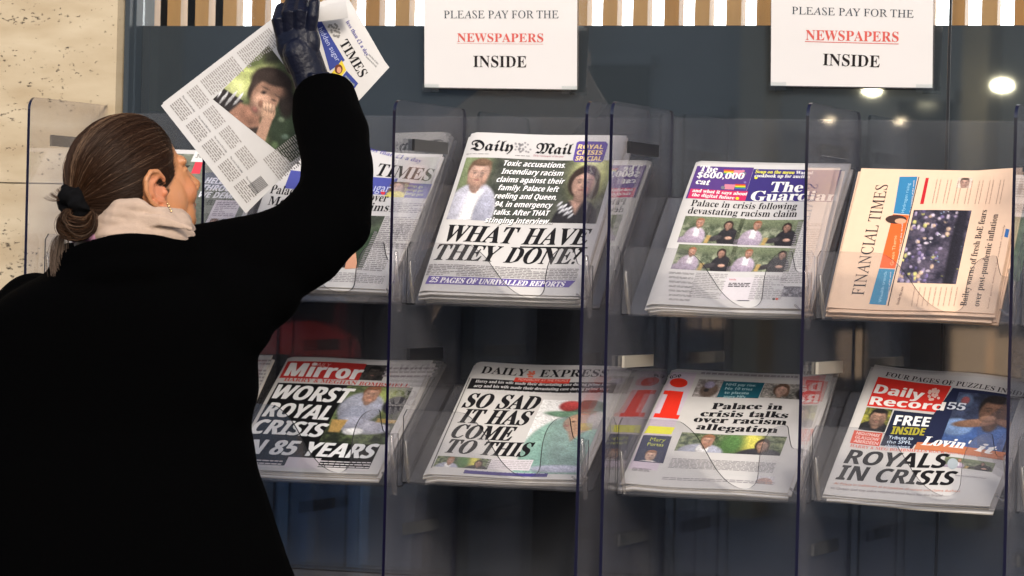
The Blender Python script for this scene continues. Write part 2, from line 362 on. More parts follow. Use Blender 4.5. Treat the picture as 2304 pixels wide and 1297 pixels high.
        for (a, b_, nx, ny, painter, ly) in s.photos:
            u, v = np.meshgrid(np.linspace(0, 1, nx), np.linspace(0, 1, ny)); c = Paint(u, v, abs(b_[0]-a[0])/max(1e-6, abs(b_[1]-a[1]))); painter(c); c.c = press(c.c)
            x = a[0]+(b_[0]-a[0])*u.ravel(); y = a[1]+(b_[1]-a[1])*v.ravel(); vv = s.map(x, y, ly*LAYER)
            f = [(j*nx+i, (j+1)*nx+i, (j+1)*nx+i+1, j*nx+i+1) for j in range(ny-1) for i in range(nx-1)]
            obj('printed_photo', vv, f, M['print'], parent, cols=lin(np.clip(c.c, 0, 255)).reshape(-1, 3))
def vnoise(u, v, fu, fv, seed):
    r = np.random.RandomState(seed); g = r.rand(64, 64); x = u*fu; y = v*fv; xi = np.floor(x).astype(int); yi = np.floor(y).astype(int); fx = x-xi; fy = y-yi
    fx = fx*fx*(3-2*fx); fy = fy*fy*(3-2*fy); G = lambda i, j: g[j % 64, i % 64]
    return (G(xi, yi)*(1-fx)+G(xi+1, yi)*fx)*(1-fy)+(G(xi, yi+1)*(1-fx)+G(xi+1, yi+1)*fx)*fy
def press(a):
    """newsprint inks: a little grey, a little grain, blacks not quite black"""
    g = a.mean(-1, keepdims=True); a = g+(a-g)*.74; a = 18+a*.90; return a*(1+.06*RNG.randn(*a.shape[:2]))[..., None]
class Paint:
    """a press photograph as ink values over a fine grid; u to the right, v down, both 0..1"""
    def __init__(s, u, v, asp): s.u = u; s.v = v; s.a = asp; s.c = np.full(u.shape+(3,), 200.0)
    def fill(s, c0, c1=None, f=6, seed=1, f2=None):
        n = .45*vnoise(s.u, s.v, f*s.a, f2 or f, seed)+.3*vnoise(s.u, s.v, 2.7*f*s.a, 2.7*(f2 or f), seed+9)+.25*vnoise(s.u, s.v, 6*f*s.a, 6*(f2 or f), seed+19); n = np.clip((n-.3)*2.4, 0, 1)[..., None]
        s.c = np.array(c0)*(1-n)+np.array(c1 if c1 is not None else c0)*n; return s
    def blend(s, m, col, nz=0, seed=3):
        col = np.array(col, float)
        if nz: col = col*(1+nz*(vnoise(s.u, s.v, 34*s.a, 34, seed)-.5))[..., None]
        s.c = s.c*(1-m[..., None])+col*m[..., None]; return s
    def e(s, cx, cy, rx, ry, col, soft=.16, rot=0, nz=.10):
        x = (s.u-cx)*s.a; y = s.v-cy; cr_, sr = math.cos(rot), math.sin(rot); X = x*cr_+y*sr; Y = -x*sr+y*cr_
        xn = x/(rx*s.a); yn = y/ry; d = np.sqrt((X/(rx*s.a))**2+(Y/ry)**2); m = np.clip((1-d)/soft+.5, 0, 1)[..., None]
        k = (1.06-.13*yn+.09*xn-.14*np.clip(d, 0, 1.2)**3)*(1+nz*1.6*(vnoise(s.u, s.v, 15*s.a, 15, int(cx*97+cy*31) % 50)-.5))   # the form's own modelling as the press photo shows it
        s.c = s.c*(1-m)+np.array(col, float)*k[..., None]*m; return s
    def p(s, pts, col, soft=.02, nz=.12):
        m = np.ones_like(s.u)*9; n = len(pts); ins = np.zeros(s.u.shape, bool)
        for i in range(n):
            (x1, y1), (x2, y2) = pts[i], pts[(i+1) % n]; dx, dy = x2-x1, y2-y1
            t = np.clip(((s.u-x1)*dx+(s.v-y1)*dy)/(dx*dx+dy*dy+1e-9), 0, 1); m = np.minimum(m, np.hypot(s.u-x1-t*dx, s.v-y1-t*dy))
            with np.errstate(divide='ignore', invalid='ignore'):
                c = ((y1 > s.v) != (y2 > s.v)) & (s.u < (x2-x1)*(s.v-y1)/(y2-y1+1e-12)+x1)
            ins ^= c
        return s.blend(np.clip(np.where(ins, m, -m)/soft+.5, 0, 1), col, nz)
    def face(s, cx, cy, r, skin=(205, 150, 125), hair=(95, 62, 42), beard=None, long_=False, turn=0.0):
        """simple press-photo head; r = face half height in v units"""
        rx = r*.72/s.a; dk = [c*.80 for c in skin]; sh = [c*.9 for c in skin]
        if long_: s.e(cx, cy-.12*r, rx*1.30, r*1.22, hair, .16); s.e(cx+rx*.9, cy+.5*r, rx*.5, r*.7, hair, .4)
        else: s.e(cx, cy-.34*r, rx*1.06, r*.92, hair, .18)
        s.e(cx, cy+.95*r, rx*.5, r*.5, dk, .4)
        s.e(cx-turn*rx, cy+.06*r, rx*.93, r*.97, skin, .16, nz=.1); s.e(cx+.55*rx, cy+.12*r, rx*.45, r*.8, dk, .9, nz=0); s.e(cx-.1*rx, cy-.38*r, rx*.5, r*.25, [min(255, c*1.06) for c in skin], .9, nz=0)
        if long_: s.p([(cx-rx*1.15, cy-.2*r), (cx-rx*.95, cy-.9*r), (cx-.1*rx, cy-1.25*r), (cx+rx*1.05, cy-.7*r), (cx+rx*1.1, cy), (cx+rx*.75, cy-.5*r), (cx-rx*.05, cy-.82*r), (cx-rx*.7, cy-.5*r)], hair, .03/s.a)
        else: s.e(cx+.05*rx, cy-.88*r, rx*.88, r*.27, hair, .45)
        for sg in (-1, 1):
            s.e(cx+(sg*.37-turn*.4)*rx, cy-.08*r, rx*.22, r*.12, sh, .8, nz=0); s.e(cx+(sg*.37-turn*.4)*rx, cy-.08*r, rx*.13, r*.055, [c*.45+20 for c in skin], .9, nz=0); s.e(cx+(sg*.39-turn*.4)*rx, cy-.25*r, rx*.24, r*.045, [c*.5+h*.5 for c, h in zip(skin, hair)], .8, nz=0)
        s.e(cx+.06*rx, cy+.12*r, rx*.13, r*.2, sh, .9, nz=0); s.e(cx, cy+.27*r, rx*.20, r*.06, dk, .8, nz=0)
        if beard:
            bc = [c*.55+b*.45 for c, b in zip(skin, beard)]; s.e(cx, cy+.66*r, rx*.74, r*.36, bc, .8, nz=.3); s.e(cx-.62*rx, cy+.35*r, rx*.22, r*.4, bc, .9); s.e(cx+.62*rx, cy+.35*r, rx*.22, r*.4, bc, .9); s.e(cx, cy+.38*r, rx*.38, r*.07, bc, .8)
        s.e(cx, cy+.50*r, rx*.26, r*.055, (158, 92, 84), .7, nz=0); return s
INK = (28, 27, 30); WHITE = (236, 234, 232)

# ---- press photographs
GREEN0, GREEN1 = (52, 74, 38), (150, 176, 96)
def ph_couple_wide(c):
    c.fill((40, 44, 36), (100, 102, 84), 6, 3)
    c.e(.86, .25, .16, .4, (196, 200, 110), .8); c.e(.06, .2, .14, .4, (110, 128, 80), .8); c.e(.47, .5, .25, .7, (60, 66, 58), .9)
    c.e(.13, .86, .17, .46, (176, 176, 196), .10); c.p([(.10, .48), (.17, .5), (.18, 1), (.08, 1)], (238, 236, 236), .04); c.e(.125, .45, .03, .12, (186, 124, 98), .3)
    c.e(.22, .86, .06, .3, (150, 152, 176), .4); c.face(.118, .26, .20, (200, 150, 128), (112, 78, 54), (150, 100, 74))
    c.e(.845, .98, .145, .36, (34, 32, 38), .10); c.e(.83, .60, .028, .14, (196, 142, 118), .3); c.p([(.78, .64), (.87, .62), (.84, .86)], (198, 144, 120), .03)
    for i in range(9): c.e(.72+.012*i, .70+.045*(i % 3)+.012*i, .008, .05, (206, 206, 212), .6, rot=.6)
    c.face(.838, .36, .215, (206, 150, 124), (52, 36, 30), long_=True)
def ph_pair(sd):
    def f(c):
        r = random.Random(sd); hx = .29+r.uniform(-.03, .02); hy = .26+r.uniform(-.03, .04); wx = .78+r.uniform(-.03, .05)
        c.fill((62, 76, 52), (158, 166, 128), 6, sd); c.e(.5, .1, .6, .25, (104, 118, 80), .9)
        c.e(.25, .80, .18, .40, (168, 148, 170), .15); c.p([(.22, .42), (.31, .42), (.32, .85), (.22, .85)], (236, 232, 236), .03); c.e(.18, .92, .22, .18, (150, 132, 156), .3)
        c.face(hx, hy, .15, (184, 128, 104), (156, 86, 50), (160, 92, 60)); c.e(.80, .76, .17, .38, (34, 32, 38), .12); c.e(.60, .80, .12, .10, (52, 48, 52), .3, rot=-.4)
        c.face(wx, .30, .14, (168, 114, 92), (44, 30, 26), long_=True); c.e(.82, .78, .06, .06, (204, 148, 122), .4); c.p([(.46, .7), (.53, .7), (.50, 1), (.44, 1)], (190, 150, 70), .02)
    return f
def ph_strip(c):
    c.fill((48, 66, 42), (140, 152, 100), 7, 8); c.e(.68, .4, .12, .6, (214, 204, 60), .8); c.e(.5, .5, .12, .6, (70, 120, 50), .8)
    c.e(.24, 1.05, .22, .5, (150, 154, 176), .15); c.e(.25, .85, .06, .3, (232, 230, 230), .2); c.face(.27, .40, .30, (186, 132, 108), (150, 88, 54), (160, 96, 64))
    c.e(.80, 1.08, .22, .42, (44, 44, 52), .15); c.face(.80, .52, .27, (172, 122, 98), (58, 42, 34), long_=True)
def ph_queen(c):
    c.c[:] = (232, 232, 232); c.e(.75, .16, .36, .16, (84, 118, 92), .2, rot=.15); c.e(.52, .20, .40, .045, (96, 146, 110), .3, rot=.08)
    c.e(.45, .08, .16, .07, (208, 48, 46), .3); c.e(.72, .05, .12, .07, (40, 76, 60), .3)
    c.e(.72, .70, .74, .50, (132, 186, 168), .08); c.e(.9, .55, .5, .4, (142, 196, 180), .3); c.p([(0, 1), (.1, .72), (.35, .5), (.5, 1)], (120, 174, 158), .05)
    c.e(.70, .31, .24, .13, (216, 160, 120), .12); c.e(.95, .27, .16, .12, (226, 220, 214), .25); c.p([(.52, .36), (.86, .36), (.68, .56)], (214, 158, 120), .04)
    c.e(.60, .29, .03, .012, (90, 60, 50), .5); c.e(.52, .35, .04, .012, (176, 80, 72), .5); c.e(.70, .93, .5, .05, (180, 184, 214), .5)
def ph_suit(c):
    c.fill((26, 34, 22), (96, 116, 58), 6, 4); c.e(.62, .25, .34, .25, (150, 166, 70), .7); c.e(.36, .38, .34, .28, (156, 160, 184), .14, rot=-.3); c.e(.30, .50, .2, .16, (140, 146, 172), .2)
    c.face(.42, .14, .13, (200, 140, 112), (150, 82, 48), (150, 88, 56)); c.e(.52, .70, .44, .12, (168, 168, 188), .18, rot=.15); c.e(.30, .62, .22, .10, (150, 152, 176), .25)
    c.p([(.02, .58), (.26, .58), (.22, .8), (.06, .8)], (202, 150, 60), .02); c.e(.86, .32, .18, .16, (36, 36, 46), .2); c.p([(.70, .55), (1, .58), (1, .64), (.70, .62)], (196, 150, 60), .02)
    c.e(.42, .78, .16, .06, (230, 230, 232), .3)
def ph_cry(c):
    c.fill((52, 66, 44), (150, 166, 128), 5, 6); c.e(.25, .1, .5, .4, (172, 194, 84), .5); c.e(.65, .05, .4, .18, (52, 60, 48), .7); c.e(.95, .7, .22, .5, (36, 56, 34), .5)
    c.p([(.0, .55), (.30, .42), (.62, .66), (.8, 1), (0, 1)], (36, 30, 32), .03)
    for i in range(14): c.e(.05+.03*i, .56+.02*(i % 4)+.008*i, .008, .05, (214, 214, 220), .6, rot=.5+.1*i)
def ph_crowd(c):
    c.fill((30, 28, 46), (84, 72, 96), 9, 12); r = random.Random(4)
    for i in range(150):
        u = r.random(); v = r.random()
        if u > .68-.3*(v-.4): continue
        c.e(u, v, .02+.02*r.random(), .015+.02*r.random(), r.choice([(150, 130, 170), (190, 170, 190), (70, 60, 110), (200, 160, 130), (40, 40, 60), (200, 190, 90), (110, 90, 150)]), .5)
    for i in range(22): c.e(.4+.6*r.random(), r.random(), .012, .008, r.choice([(120, 150, 190), (200, 200, 60), (190, 190, 200)]), .5)
    c.e(.86, .5, .10, .9, (26, 24, 36), .5)
def ph_player(c):
    c.fill((26, 34, 58), (52, 66, 110), 4, 15); c.e(.55, .80, .62, .34, (46, 84, 164), .15); c.e(.15, .62, .26, .16, (96, 136, 200), .2)
    c.face(.66, .30, .24, (120, 78, 58), (30, 24, 24)); c.e(.40, .52, .34, .07, (150, 100, 74), .25, rot=-.25); c.e(.60, .42, .14, .06, (158, 108, 82), .3, rot=-.2); c.e(.92, .47, .2, .06, (140, 92, 68), .3, rot=.3)
    c.e(.15, .14, .13, .12, (64, 88, 130), .3); c.e(.15, .14, .07, .07, (150, 60, 66), .3)
def ph_coach(c):
    c.fill((60, 70, 30), (190, 180, 40), 4, 16); c.e(.5, .95, .6, .4, (26, 28, 34), .1); c.face(.55, .42, .34, (170, 120, 96), (24, 22, 24), (30, 26, 26))
def ph_dog(c): c.fill((110, 100, 96), (190, 180, 180), 5, 17); c.e(.55, .6, .35, .4, (96, 74, 62), .3); c.e(.5, .3, .2, .2, (150, 140, 180), .4); c.e(.45, .6, .1, .1, (30, 28, 30), .4)
def ph_red(c): c.fill((70, 70, 66), (180, 170, 160), 4, 18); c.face(.3, .45, .35, long_=True); c.e(.75, .6, .2, .5, (40, 36, 40), .2)
def ph_girl(c): c.c[:] = (40, 44, 78); c.face(.5, .5, .42, (222, 170, 140), (150, 90, 56)); c.e(.5, 1.1, .4, .2, (214, 200, 196), .2)
def ph_dark(c): c.fill((20, 20, 22), (70, 66, 62), 4, 22); c.face(.5, .5, .36, (70, 60, 54), (14, 14, 16))
def ph_green(c): c.fill((70, 100, 70), (120, 150, 110), 4, 2); c.e(.8, .4, .5, .5, (60, 110, 60), .5)
def ph_mag(c): c.fill((70, 80, 66), (118, 124, 104), 4, 30); c.e(.1, .7, .3, .4, (150, 170, 120), .5)

# ---- sheets and stacks of copies
def sheet(W, H, mat_face, mat_edge, th=.0016, bul=None, nx=26, ny=26):
    V = []; F = []; FM = []
    X, Y = np.meshgrid(np.linspace(0, W, nx+1), np.linspace(0, H, ny+1)); X = X.ravel(); Y = Y.ravel(); h = bul(X, Y) if bul else np.zeros_like(X)
    n = len(X); V = [tuple(p) for p in np.stack([X, Y, h], -1)]+[tuple(p) for p in np.stack([X, Y, h-th], -1)]
    g = lambda i, j: j*(nx+1)+i
    for j in range(ny):
        for i in range(nx): F.append((g(i, j), g(i+1, j), g(i+1, j+1), g(i, j+1))); FM.append(0); F.append((n+g(i, j), n+g(i, j+1), n+g(i+1, j+1), n+g(i+1, j))); FM.append(0)
    for i in range(nx): F.append((g(i, 0), n+g(i, 0), n+g(i+1, 0), g(i+1, 0))); F.append((g(i, ny), g(i+1, ny), n+g(i+1, ny), n+g(i, ny))); FM += [1, 1]
    for j in range(ny): F.append((g(0, j), g(0, j+1), n+g(0, j+1), n+g(0, j))); F.append((g(nx, j), n+g(nx, j), n+g(nx, j+1), g(nx, j+1))); FM += [1, 1]
    return V, F, FM
def top_copy(pg, label, salmon=False, group='front pages facing out of the acrylic racks'):
    t = thing('newspaper', label, 'newspaper', group=group); t.matrix_world = pg.frame
    mats = [M['salmon'], M['edge_salmon']] if salmon else [M['paper'], M['edge_paper']]
    V, F, FM = sheet(pg.W, pg.H, 0, 1, bul=pg.bul); obj('front_sheet', V, F, None, t, True, mats=mats, fm=FM)
    pg.t = t; return t
def copies(pg, n, label, salmon=False, th=.0034, jit=.006, splay=0.0):
    mats = [M['salmon'], M['edge_salmon']] if salmon else [M['paper'], M['edge_paper']]; first = None
    r = random.Random(int(pg.W*1e6))
    for k in range(n):
        if first is None:
            q = lambda X, Y: pg.bul(X, Y)*.8-.002*np.clip(1-X/.008, 0, 1)**2-.0012*np.clip(1-Y/.006, 0, 1)**2
            V, F, FM = sheet(pg.W, pg.H, 0, 1, th=th*.80, bul=q, nx=12, ny=12)
            o = obj('newspaper', V, F, None, None, True, mats=mats, fm=FM); first = o
        else: o = first.copy(); COL.objects.link(o)
        m = Matrix.Translation(Vector((r.uniform(-jit, jit)+splay*k, r.uniform(-jit, jit*.2), -.0022-(k)*th))) @ Matrix.Rotation(r.uniform(-.012, .012), 4, 'Z')
        o.matrix_world = pg.frame @ m; tag(o, label, 'newspaper', 'copies stacked under the %s' % label.split(' under the ')[-1])
    return n*th+.002

# ------------------------------------------------------------------ UPPER ROW
B2 = (.0, .0)
# tabloid "what have they done"
m = Page((943, 655), (1304, 668), (1060, 300), .085, seed=1)
m.text('frak', 'Daily', (1057, 341), (1152, 343), 24, INK, .012); m.text('frak', 'Mail', (1202, 345), (1285, 348), 24, INK, .012)
for i in range(26): m.oval(1158+random.random()*36, 322+random.random()*22, 2.5, 2.2, (150, 148, 150), 3)
m.para(1050, 347, 1100, 350, 3, (110, 108, 110)); m.text('sans', 'Daily newspaper of the year', (1200, 352), (1268, 354), 4, (150, 50, 80)); m.para(1160, 350, 1195, 353, 3, (110, 108, 110))
m.photo(1050, 356, 1341, 504, ph_couple_wide)
m.poly([(1298, 322), (1304, 319), (1364, 321), (1369, 327), (1358, 364), (1352, 368), (1292, 365), (1289, 359)], (92, 74, 148), 5)
for k, t in enumerate(('ROYAL', 'CRISIS', 'SPECIAL')): m.text('sansb', t, (1300-3*k, 336+13*k), (1357-2*k, 338+13*k), 9.5, (244, 214, 150), .01, lay=8)
for k, (t, a, b_) in enumerate((('Toxic accusations.', 1133, 1271), ('Incendiary racism', 1128, 1266), ('claims against their', 1117, 1269), ('family. Palace left', 1121, 1256), ('reeling and Queen,', 1112, 1251), ('94, in emergency', 1112, 1242), ('talks. After THAT', 1110, 1235), ('stinging interview...', 1090, 1242))):
    m.text('sansbi', t, (a+1, 376+18*k), (b_+1, 379+18*k), 11.8, (40, 40, 38), .02, lay=6)
    m.text('sansbi', t, (a, 375+18*k), (b_, 378+18*k), 11.6, (248, 248, 248), .008, lay=8)
m.text('serifbi', 'WHAT', (1000, 544), (1160, 548), 37, INK, .012); m.text('serifbi', 'HAVE', (1172, 549), (1322, 553), 37, INK, .012); m.rect(1170, 553, 1322, 561, INK, 4)
m.text('serifbi', 'THEY', (976, 586), (1122, 590), 36, INK, .012); m.text('serifbi', 'DONE?', (1132, 591), (1302, 596), 36, INK, .012)
for k in range(5): m.para(966+68*k, 594+2.4*k, 1029+68*k-4, 622+2.4*k, 4.2, (130, 126, 128), .5)
m.poly([(966, 622), (1296, 633), (1280, 648), (957, 640)], (96, 82, 152), 3); m.text('serifbi', '25 PAGES OF UNRIVALLED REPORTS', (966, 637), (1270, 647), 11.5, (238, 234, 240), .02, lay=8)
mail = m
# berliner "palace in crisis following devastating racism claim"
m = Page((1454, 684), (1815, 697), (1565, 362), .085, seed=2)
m.rect(1569, 374, 1672, 452, (88, 62, 128), 2); m.rect(1696, 380, 1872, 457, (62, 52, 116), 2); m.rect(1555, 427, 1676, 452, (196, 50, 96), 3)
for k, (t, a, b_) in enumerate((('The', 1573, 1613), ('$600,000', 1568, 1672), ('cat', 1565, 1595))): m.text('serifb', t, (a, 387+14.5*k), (b_, 388+15.3*k), 13, WHITE, .02, lay=8)
for k, (t, a, b_) in enumerate((('and what it says about', 1558, 1680), ('the digital future', 1557, 1651))): m.text('serifb', t, (a, 435+9.5*k), (b_, 440+9.5*k), 7.5, WHITE, .015, lay=8)
for (x, y) in ((1628, 382), (1653, 414)):
    for k, c in enumerate(((206, 60, 60), (226, 150, 50), (224, 214, 70), (80, 160, 80), (70, 110, 190))): m.rect(x+1, y+2.3*k, x+24, y+2.5+2.3*k, c, 6)
    m.rect(x+(24 if x < 1640 else -22), y+1, x+(44 if x < 1640 else -2), y+13, (214, 130, 150), 7); m.oval(x+(46 if x < 1640 else -26), y+9, 5, 4, (120, 120, 130), 8)
for (x, y) in ((1612, 380), (1672, 384), (1640, 425), (1676, 410)): m.oval(x, y, 3, 2.5, (130, 110, 170), 4)
m.text('serifb', 'Soup on the menu', (1699, 390), (1787, 393), 7.5, (226, 220, 90), .015, lay=8); m.text('serifb', 'Warhol', (1790, 393), (1828, 394), 7.5, WHITE, .01, lay=8); m.text('serifb', 'cookbook up for auction', (1697, 399), (1822, 403), 7.5, WHITE, .01, lay=8)
m.oval(1701, 400+1, 3.5, 2.5, (226, 220, 60), 9); m.oval(1659, 447, 4, 3.2, (226, 220, 60), 9)
m.text('serifb', 'The', (1731, 433), (1804, 435), 23, WHITE, .014, lay=8); m.text('serifb', 'Guardian', (1687, 452), (1884, 456), 22, WHITE, .014, lay=8)
m.text('serifb', 'Palace in crisis following', (1554, 466), (1792, 473), 14, INK, -.008); m.text('serifb', 'devastating racism claim', (1547, 483), (1792, 490), 14, INK, -.008)
k = 0
for (x0_, y0_, x1_, y1_) in ((1543, 488, 1658, 550), (1667, 493, 1791, 555), (1528, 550, 1642, 610), (1650, 555, 1774, 614)): k += 1; m.photo(x0_, y0_, x1_, y1_, ph_pair(40+k))
for k in range(7): m.para(1506, 612+10*k, 1560-k, 618.5+10*k, 3.4, (128, 124, 126), .5)
m.para(1567, 612, 1619, 672, 4, (150, 146, 148), .42); m.para(1699, 619, 1757, 676, 4, (150, 146, 148), .42); m.para(1797, 500, 1812, 640, 4, (150, 146, 148), .42)
m.rect(1633, 622, 1695, 675, (206, 200, 204), 2); m.text('sans', 'Inside', (1640, 629), (1655, 630), 4, (190, 60, 80)); m.para(1640, 634, 1686, 646, 4, (60, 58, 60), .6)
m.photo(1660, 655, 1690, 677, lambda c: (c.fill((210, 206, 210)), c.face(.55, .4, .42, hair=(40, 34, 36)), c.e(.5, 1.1, .4, .4, (70, 70, 80), .2)))
m.photo(1764, 645, 1812, 671, lambda c: c.fill((90, 86, 94), (170, 166, 172), 5, 9)); m.oval(1741, 674, 3.5, 2.4, (60, 60, 60), 4); m.oval(1748, 674, 3.5, 2.4, (200, 80, 60), 4)
guard = m
# salmon broadsheet lying on its side
m = Page((1862, 692), (2237, 706), (1938, 378), .085, seed=3, spine=False, curl=lambda a, b_: .010*np.clip(a-.72, 0, 1)*np.clip(b_-.4, 0, 1)*6)
V_ = lambda st, t, p0, p1, h, col, off=0., lay=None: m.text(st, t, p0, p1, h, col, off, hv=(-h, 0), lay=lay)
V_('serifu', 'FINANCIAL TIMES', (1943, 664), (1998, 415), 27, (46, 42, 50), -.022)
m.poly([(2024, 397), (2064, 397), (2047, 482), (2010, 479)], (58, 128, 172), 2); m.poly([(2009, 481), (2045, 484), (2014, 605), (1979, 603)], (236, 104, 52), 2); m.poly([(1978, 605), (2014, 607), (1993, 686), (1955, 683)], (62, 136, 172), 2)
V_('sans', 'Hydrogen rising', (2034, 478), (2048, 412), 7, (150, 200, 226)); V_('sans', 'Green Theme', (2010, 598), (2018, 530), 7, (246, 190, 140)); V_('sans', 'Wealth trends', (1983, 680), (1996, 612), 7, (150, 200, 226))
for (a, c, d_, e_) in ((2050, 478, 2062, 405), (2022, 600, 2036, 500), (1998, 680, 2010, 612)):
    V_('sans', 'The inquiries of the week', (a, c), (d_-4, e_), 3.5, (230, 214, 210)); 
m.oval(2016, 493, 24, 10, (70, 52, 48), 4); m.oval(2026, 497, 13, 6, (206, 160, 130), 5)
m.poly([(2066.5, 398), (2068.5, 398), (1999, 688), (1996.5, 688)], (60, 50, 50), 4)
m.poly([(2083, 400), (2090, 400), (2078, 459), (2070, 459)], (190, 40, 50), 2)
for k in range(7): V_('sans', 'mmmnnm nnmm mnnm mmn nmmn mnn', (2099+24*k-.0, 458+k*.8), (2110+24*k, 404+k), 3.0, (150, 120, 108)); V_('sans', 'nmn nnmm mnnm mmnn nmmn mnn', (2107+24*k-.0, 458+k*.8), (2118+24*k, 404+k), 3.0, (150, 120, 108))
m.photo(2156, 400, 2184, 424, lambda c: (c.fill((236, 200, 176)), c.face(.5, .5, .45, hair=(80, 60, 50))))
m.photo(2056, 472, 2151, 641, ph_crowd, cell=1.9)
V_('serifb', 'Bailey warns of fresh BoE fears', (2174, 690), (2222, 476), 14, (60, 50, 54), -.02); V_('serifb', 'over post-pandemic inflation', (2203, 691), (2247, 486), 14, (60, 50, 54), -.02)
for k in range(9): V_('sans', 'nmn nnmm mnnm mm', (2052+12*k, 690), (2060+12*k, 648), 3.6, (160, 128, 114))
V_('sans', 'Small print follows the market closely', (2224, 696), (2262, 510), 3.6, (150, 120, 108)); V_('serifb', 'Inside the new', (2022, 686), (2034, 646), 6, (120, 90, 80), -.02)
m.poly([(2264, 518), (2272, 520), (2268, 538), (2260, 536)], (60, 110, 170), 3)
ft = m
# broadsheet compact with blue strap, half hidden by the sleeve
def tcurl(a, b_): return .03*np.clip(.75-a, 0, 1)**1.5*np.clip(b_-.35, 0, 1)*2.4
m = Page((507, 640), (868, 652), (646, 341), .085, seed=4, curl=tcurl)
m.text('serifb', 'less than £1 a day', (826, 345), (946, 367), 9, (76, 72, 150), -.01); m.text('serifb', 'TIMES', (843, 398), (966, 407), 27, INK, -.004); m.text('serifb', 'THE', (660, 384), (740, 388), 25, INK, -.004)
for i in range(16): m.oval(790+random.random()*30, 372+random.random()*22, 3, 2.6, (110, 110, 112), 3)
m.rect(660, 398, 880, 440, (78, 84, 158), 2); m.text('sans', 'The hidden sugar', (700, 429), (876, 434), 17, (190, 196, 226), lay=8)
m.photo(880, 410, 908, 445, lambda c: (c.fill((120, 92, 76)), c.face(.45, .35, .38, long_=True), c.e(.5, 1.0, .6, .4, (222, 206, 70), .2))); m.rect(906, 412, 958, 446, (92, 92, 160), 2)
for k in range(3): m.text('sans', 'Savings guide'[:10+k], (910, 421+9*k), (950, 423+9*k), 6, (200, 206, 150), lay=8)
m.oval(862, 435, 5, 5, (214, 60, 70), 5)
m.text('serifb', 'Palace under pressure over', (610, 446), (870, 455), 17, INK, -.008); m.text('serifb', 'Meghan racism claims', (604, 468), (872, 476), 17, INK, -.008)
m.photo(740, 483, 815, 606, ph_cry); m.poly([(780, 590), (800, 560), (805, 606), (776, 608)], (206, 152, 124), 6)
m.para(868, 486, 915, 560, 4.4, (140, 136, 138), .5); m.para(884, 455, 950, 480, 4.4, (140, 136, 138), .5); m.para(600, 486, 640, 600, 4.4, (140, 136, 138), .5); m.para(650, 486, 700, 600, 4.4, (140, 136, 138), .5); m.para(842, 520, 862, 612, 4.4, (140, 136, 138), .5)
m.para(690, 612, 860, 640, 4.4, (150, 146, 148), .5)
times = m
# dark magazine at the far left
m = Page((110, 636), (475, 648), (255, 335), .085, seed=5)
m.photo(395, 347, 488, 612, ph_mag, cell=2.4); m.rect(440, 342, 480, 366, (222, 220, 216), 4); m.text('sans', '30p', (440, 356), (462, 357), 8, (60, 60, 60), lay=8); m.poly([(440, 366), (456, 366), (450, 392), (430, 392)], (220, 70, 84), 5)
for k, t in enumerate(('HELL WE', 'THROUGH', 'WE DEMAND')): m.text('sansbi', t, (460-7*k, 413+16*k), (546+14*(k-1), 416+16*k), 13, (226, 226, 230), .02, lay=8)
m.rect(486, 450, 507, 536, (214, 206, 210), 6); m.para(490, 454, 524, 488, 4.5, (150, 140, 150), .5, lay=8); m.photo(474, 492, 512, 520, lambda c: (c.fill((200, 196, 200), (170, 160, 160)), c.face(.7, .3, .35, hair=(50, 44, 48)), c.e(.7, .95, .2, .45, (90, 94, 116), .2), c.face(.2, .4, .35)), lay=9)
mag = m
# sliver on the far right
m = Page((2335, 710), (2700, 722), (2402, 395), .085, seed=6)
m.para(2398, 402, 2500, 450, 6, (150, 148, 150), .5); m.photo(2375, 490, 2600, 640, ph_green, cell=4)
m.text('sansb', 'HELL', (2390, 440), (2560, 444), 24, (120, 120, 124)); m.para(2372, 460, 2520, 484, 4, (130, 128, 130))
m2 = m
# ------------------------------------------------------------------ LOWER ROW
m = Page((510, 1056), (850, 1069), (646, 804), .085, seed=7)
m.rect(648, 814, 806, 856, (186, 52, 48), 3); m.text('sansb', 'Mirror', (640, 847), (806, 855), 29, (240, 236, 236), .03, lay=8); m.text('sans', 'DAILY', (702, 826), (742, 829), 8, (232, 170, 165), lay=8)
m.photo(822, 820, 858, 856, ph_dark); m.text('serifb', 'HARRY & MEGHAN BOMBSHELL', (638, 858), (920, 872), 8, (196, 82, 76), .01); m.para(870, 824, 975, 852, 9, (150, 140, 144), .5, (9, 24))
m.rect(626, 862, 830, 1056, (20, 20, 22), 2); m.photo(782, 868, 866, 1002, ph_suit, lay=3)
for k, (t, p0, p1) in enumerate((('WORST', (611, 898), (783, 907)), ('ROYAL', (590, 939), (736, 945)), ('CRISIS', (562, 977), (724, 985)), ('IN 85 YEARS', (527, 1022), (840, 1033)))): m.text('sansbi', t, p0, p1, 32, (236, 236, 236), .022, lay=8)
m.rect(650, 1030, 712, 1056, (206, 198, 204), 6); m.para(560, 1034, 628, 1056, 7, (214, 208, 210), .4, (9, 20), lay=7); m.para(722, 1036, 826, 1062, 7, (214, 208, 210), .4, (9, 20), lay=7)
mirror = m
m = Page((951, 1067), (1303, 1082), (1071, 816), .085, seed=8)
m.text('serifb', 'DAILY', (1081, 843), (1183, 847), 16, INK, .004); m.text('serifb', 'EXPRESS', (1212, 848), (1366, 851), 16, INK, .004)
for i in range(14): m.oval(1188+random.random()*16, 836+random.random()*12, 3, 2.2, (226, 120, 96), 3)
m.rect(1160, 850, 1280, 864, (214, 70, 56), 4); m.text('sans', 'MONARCHY AT THE PALACE', (1166, 857), (1278, 860), 5, (250, 200, 190), lay=8)
m.rect(1062, 854, 1380, 888, (28, 28, 30), 2)
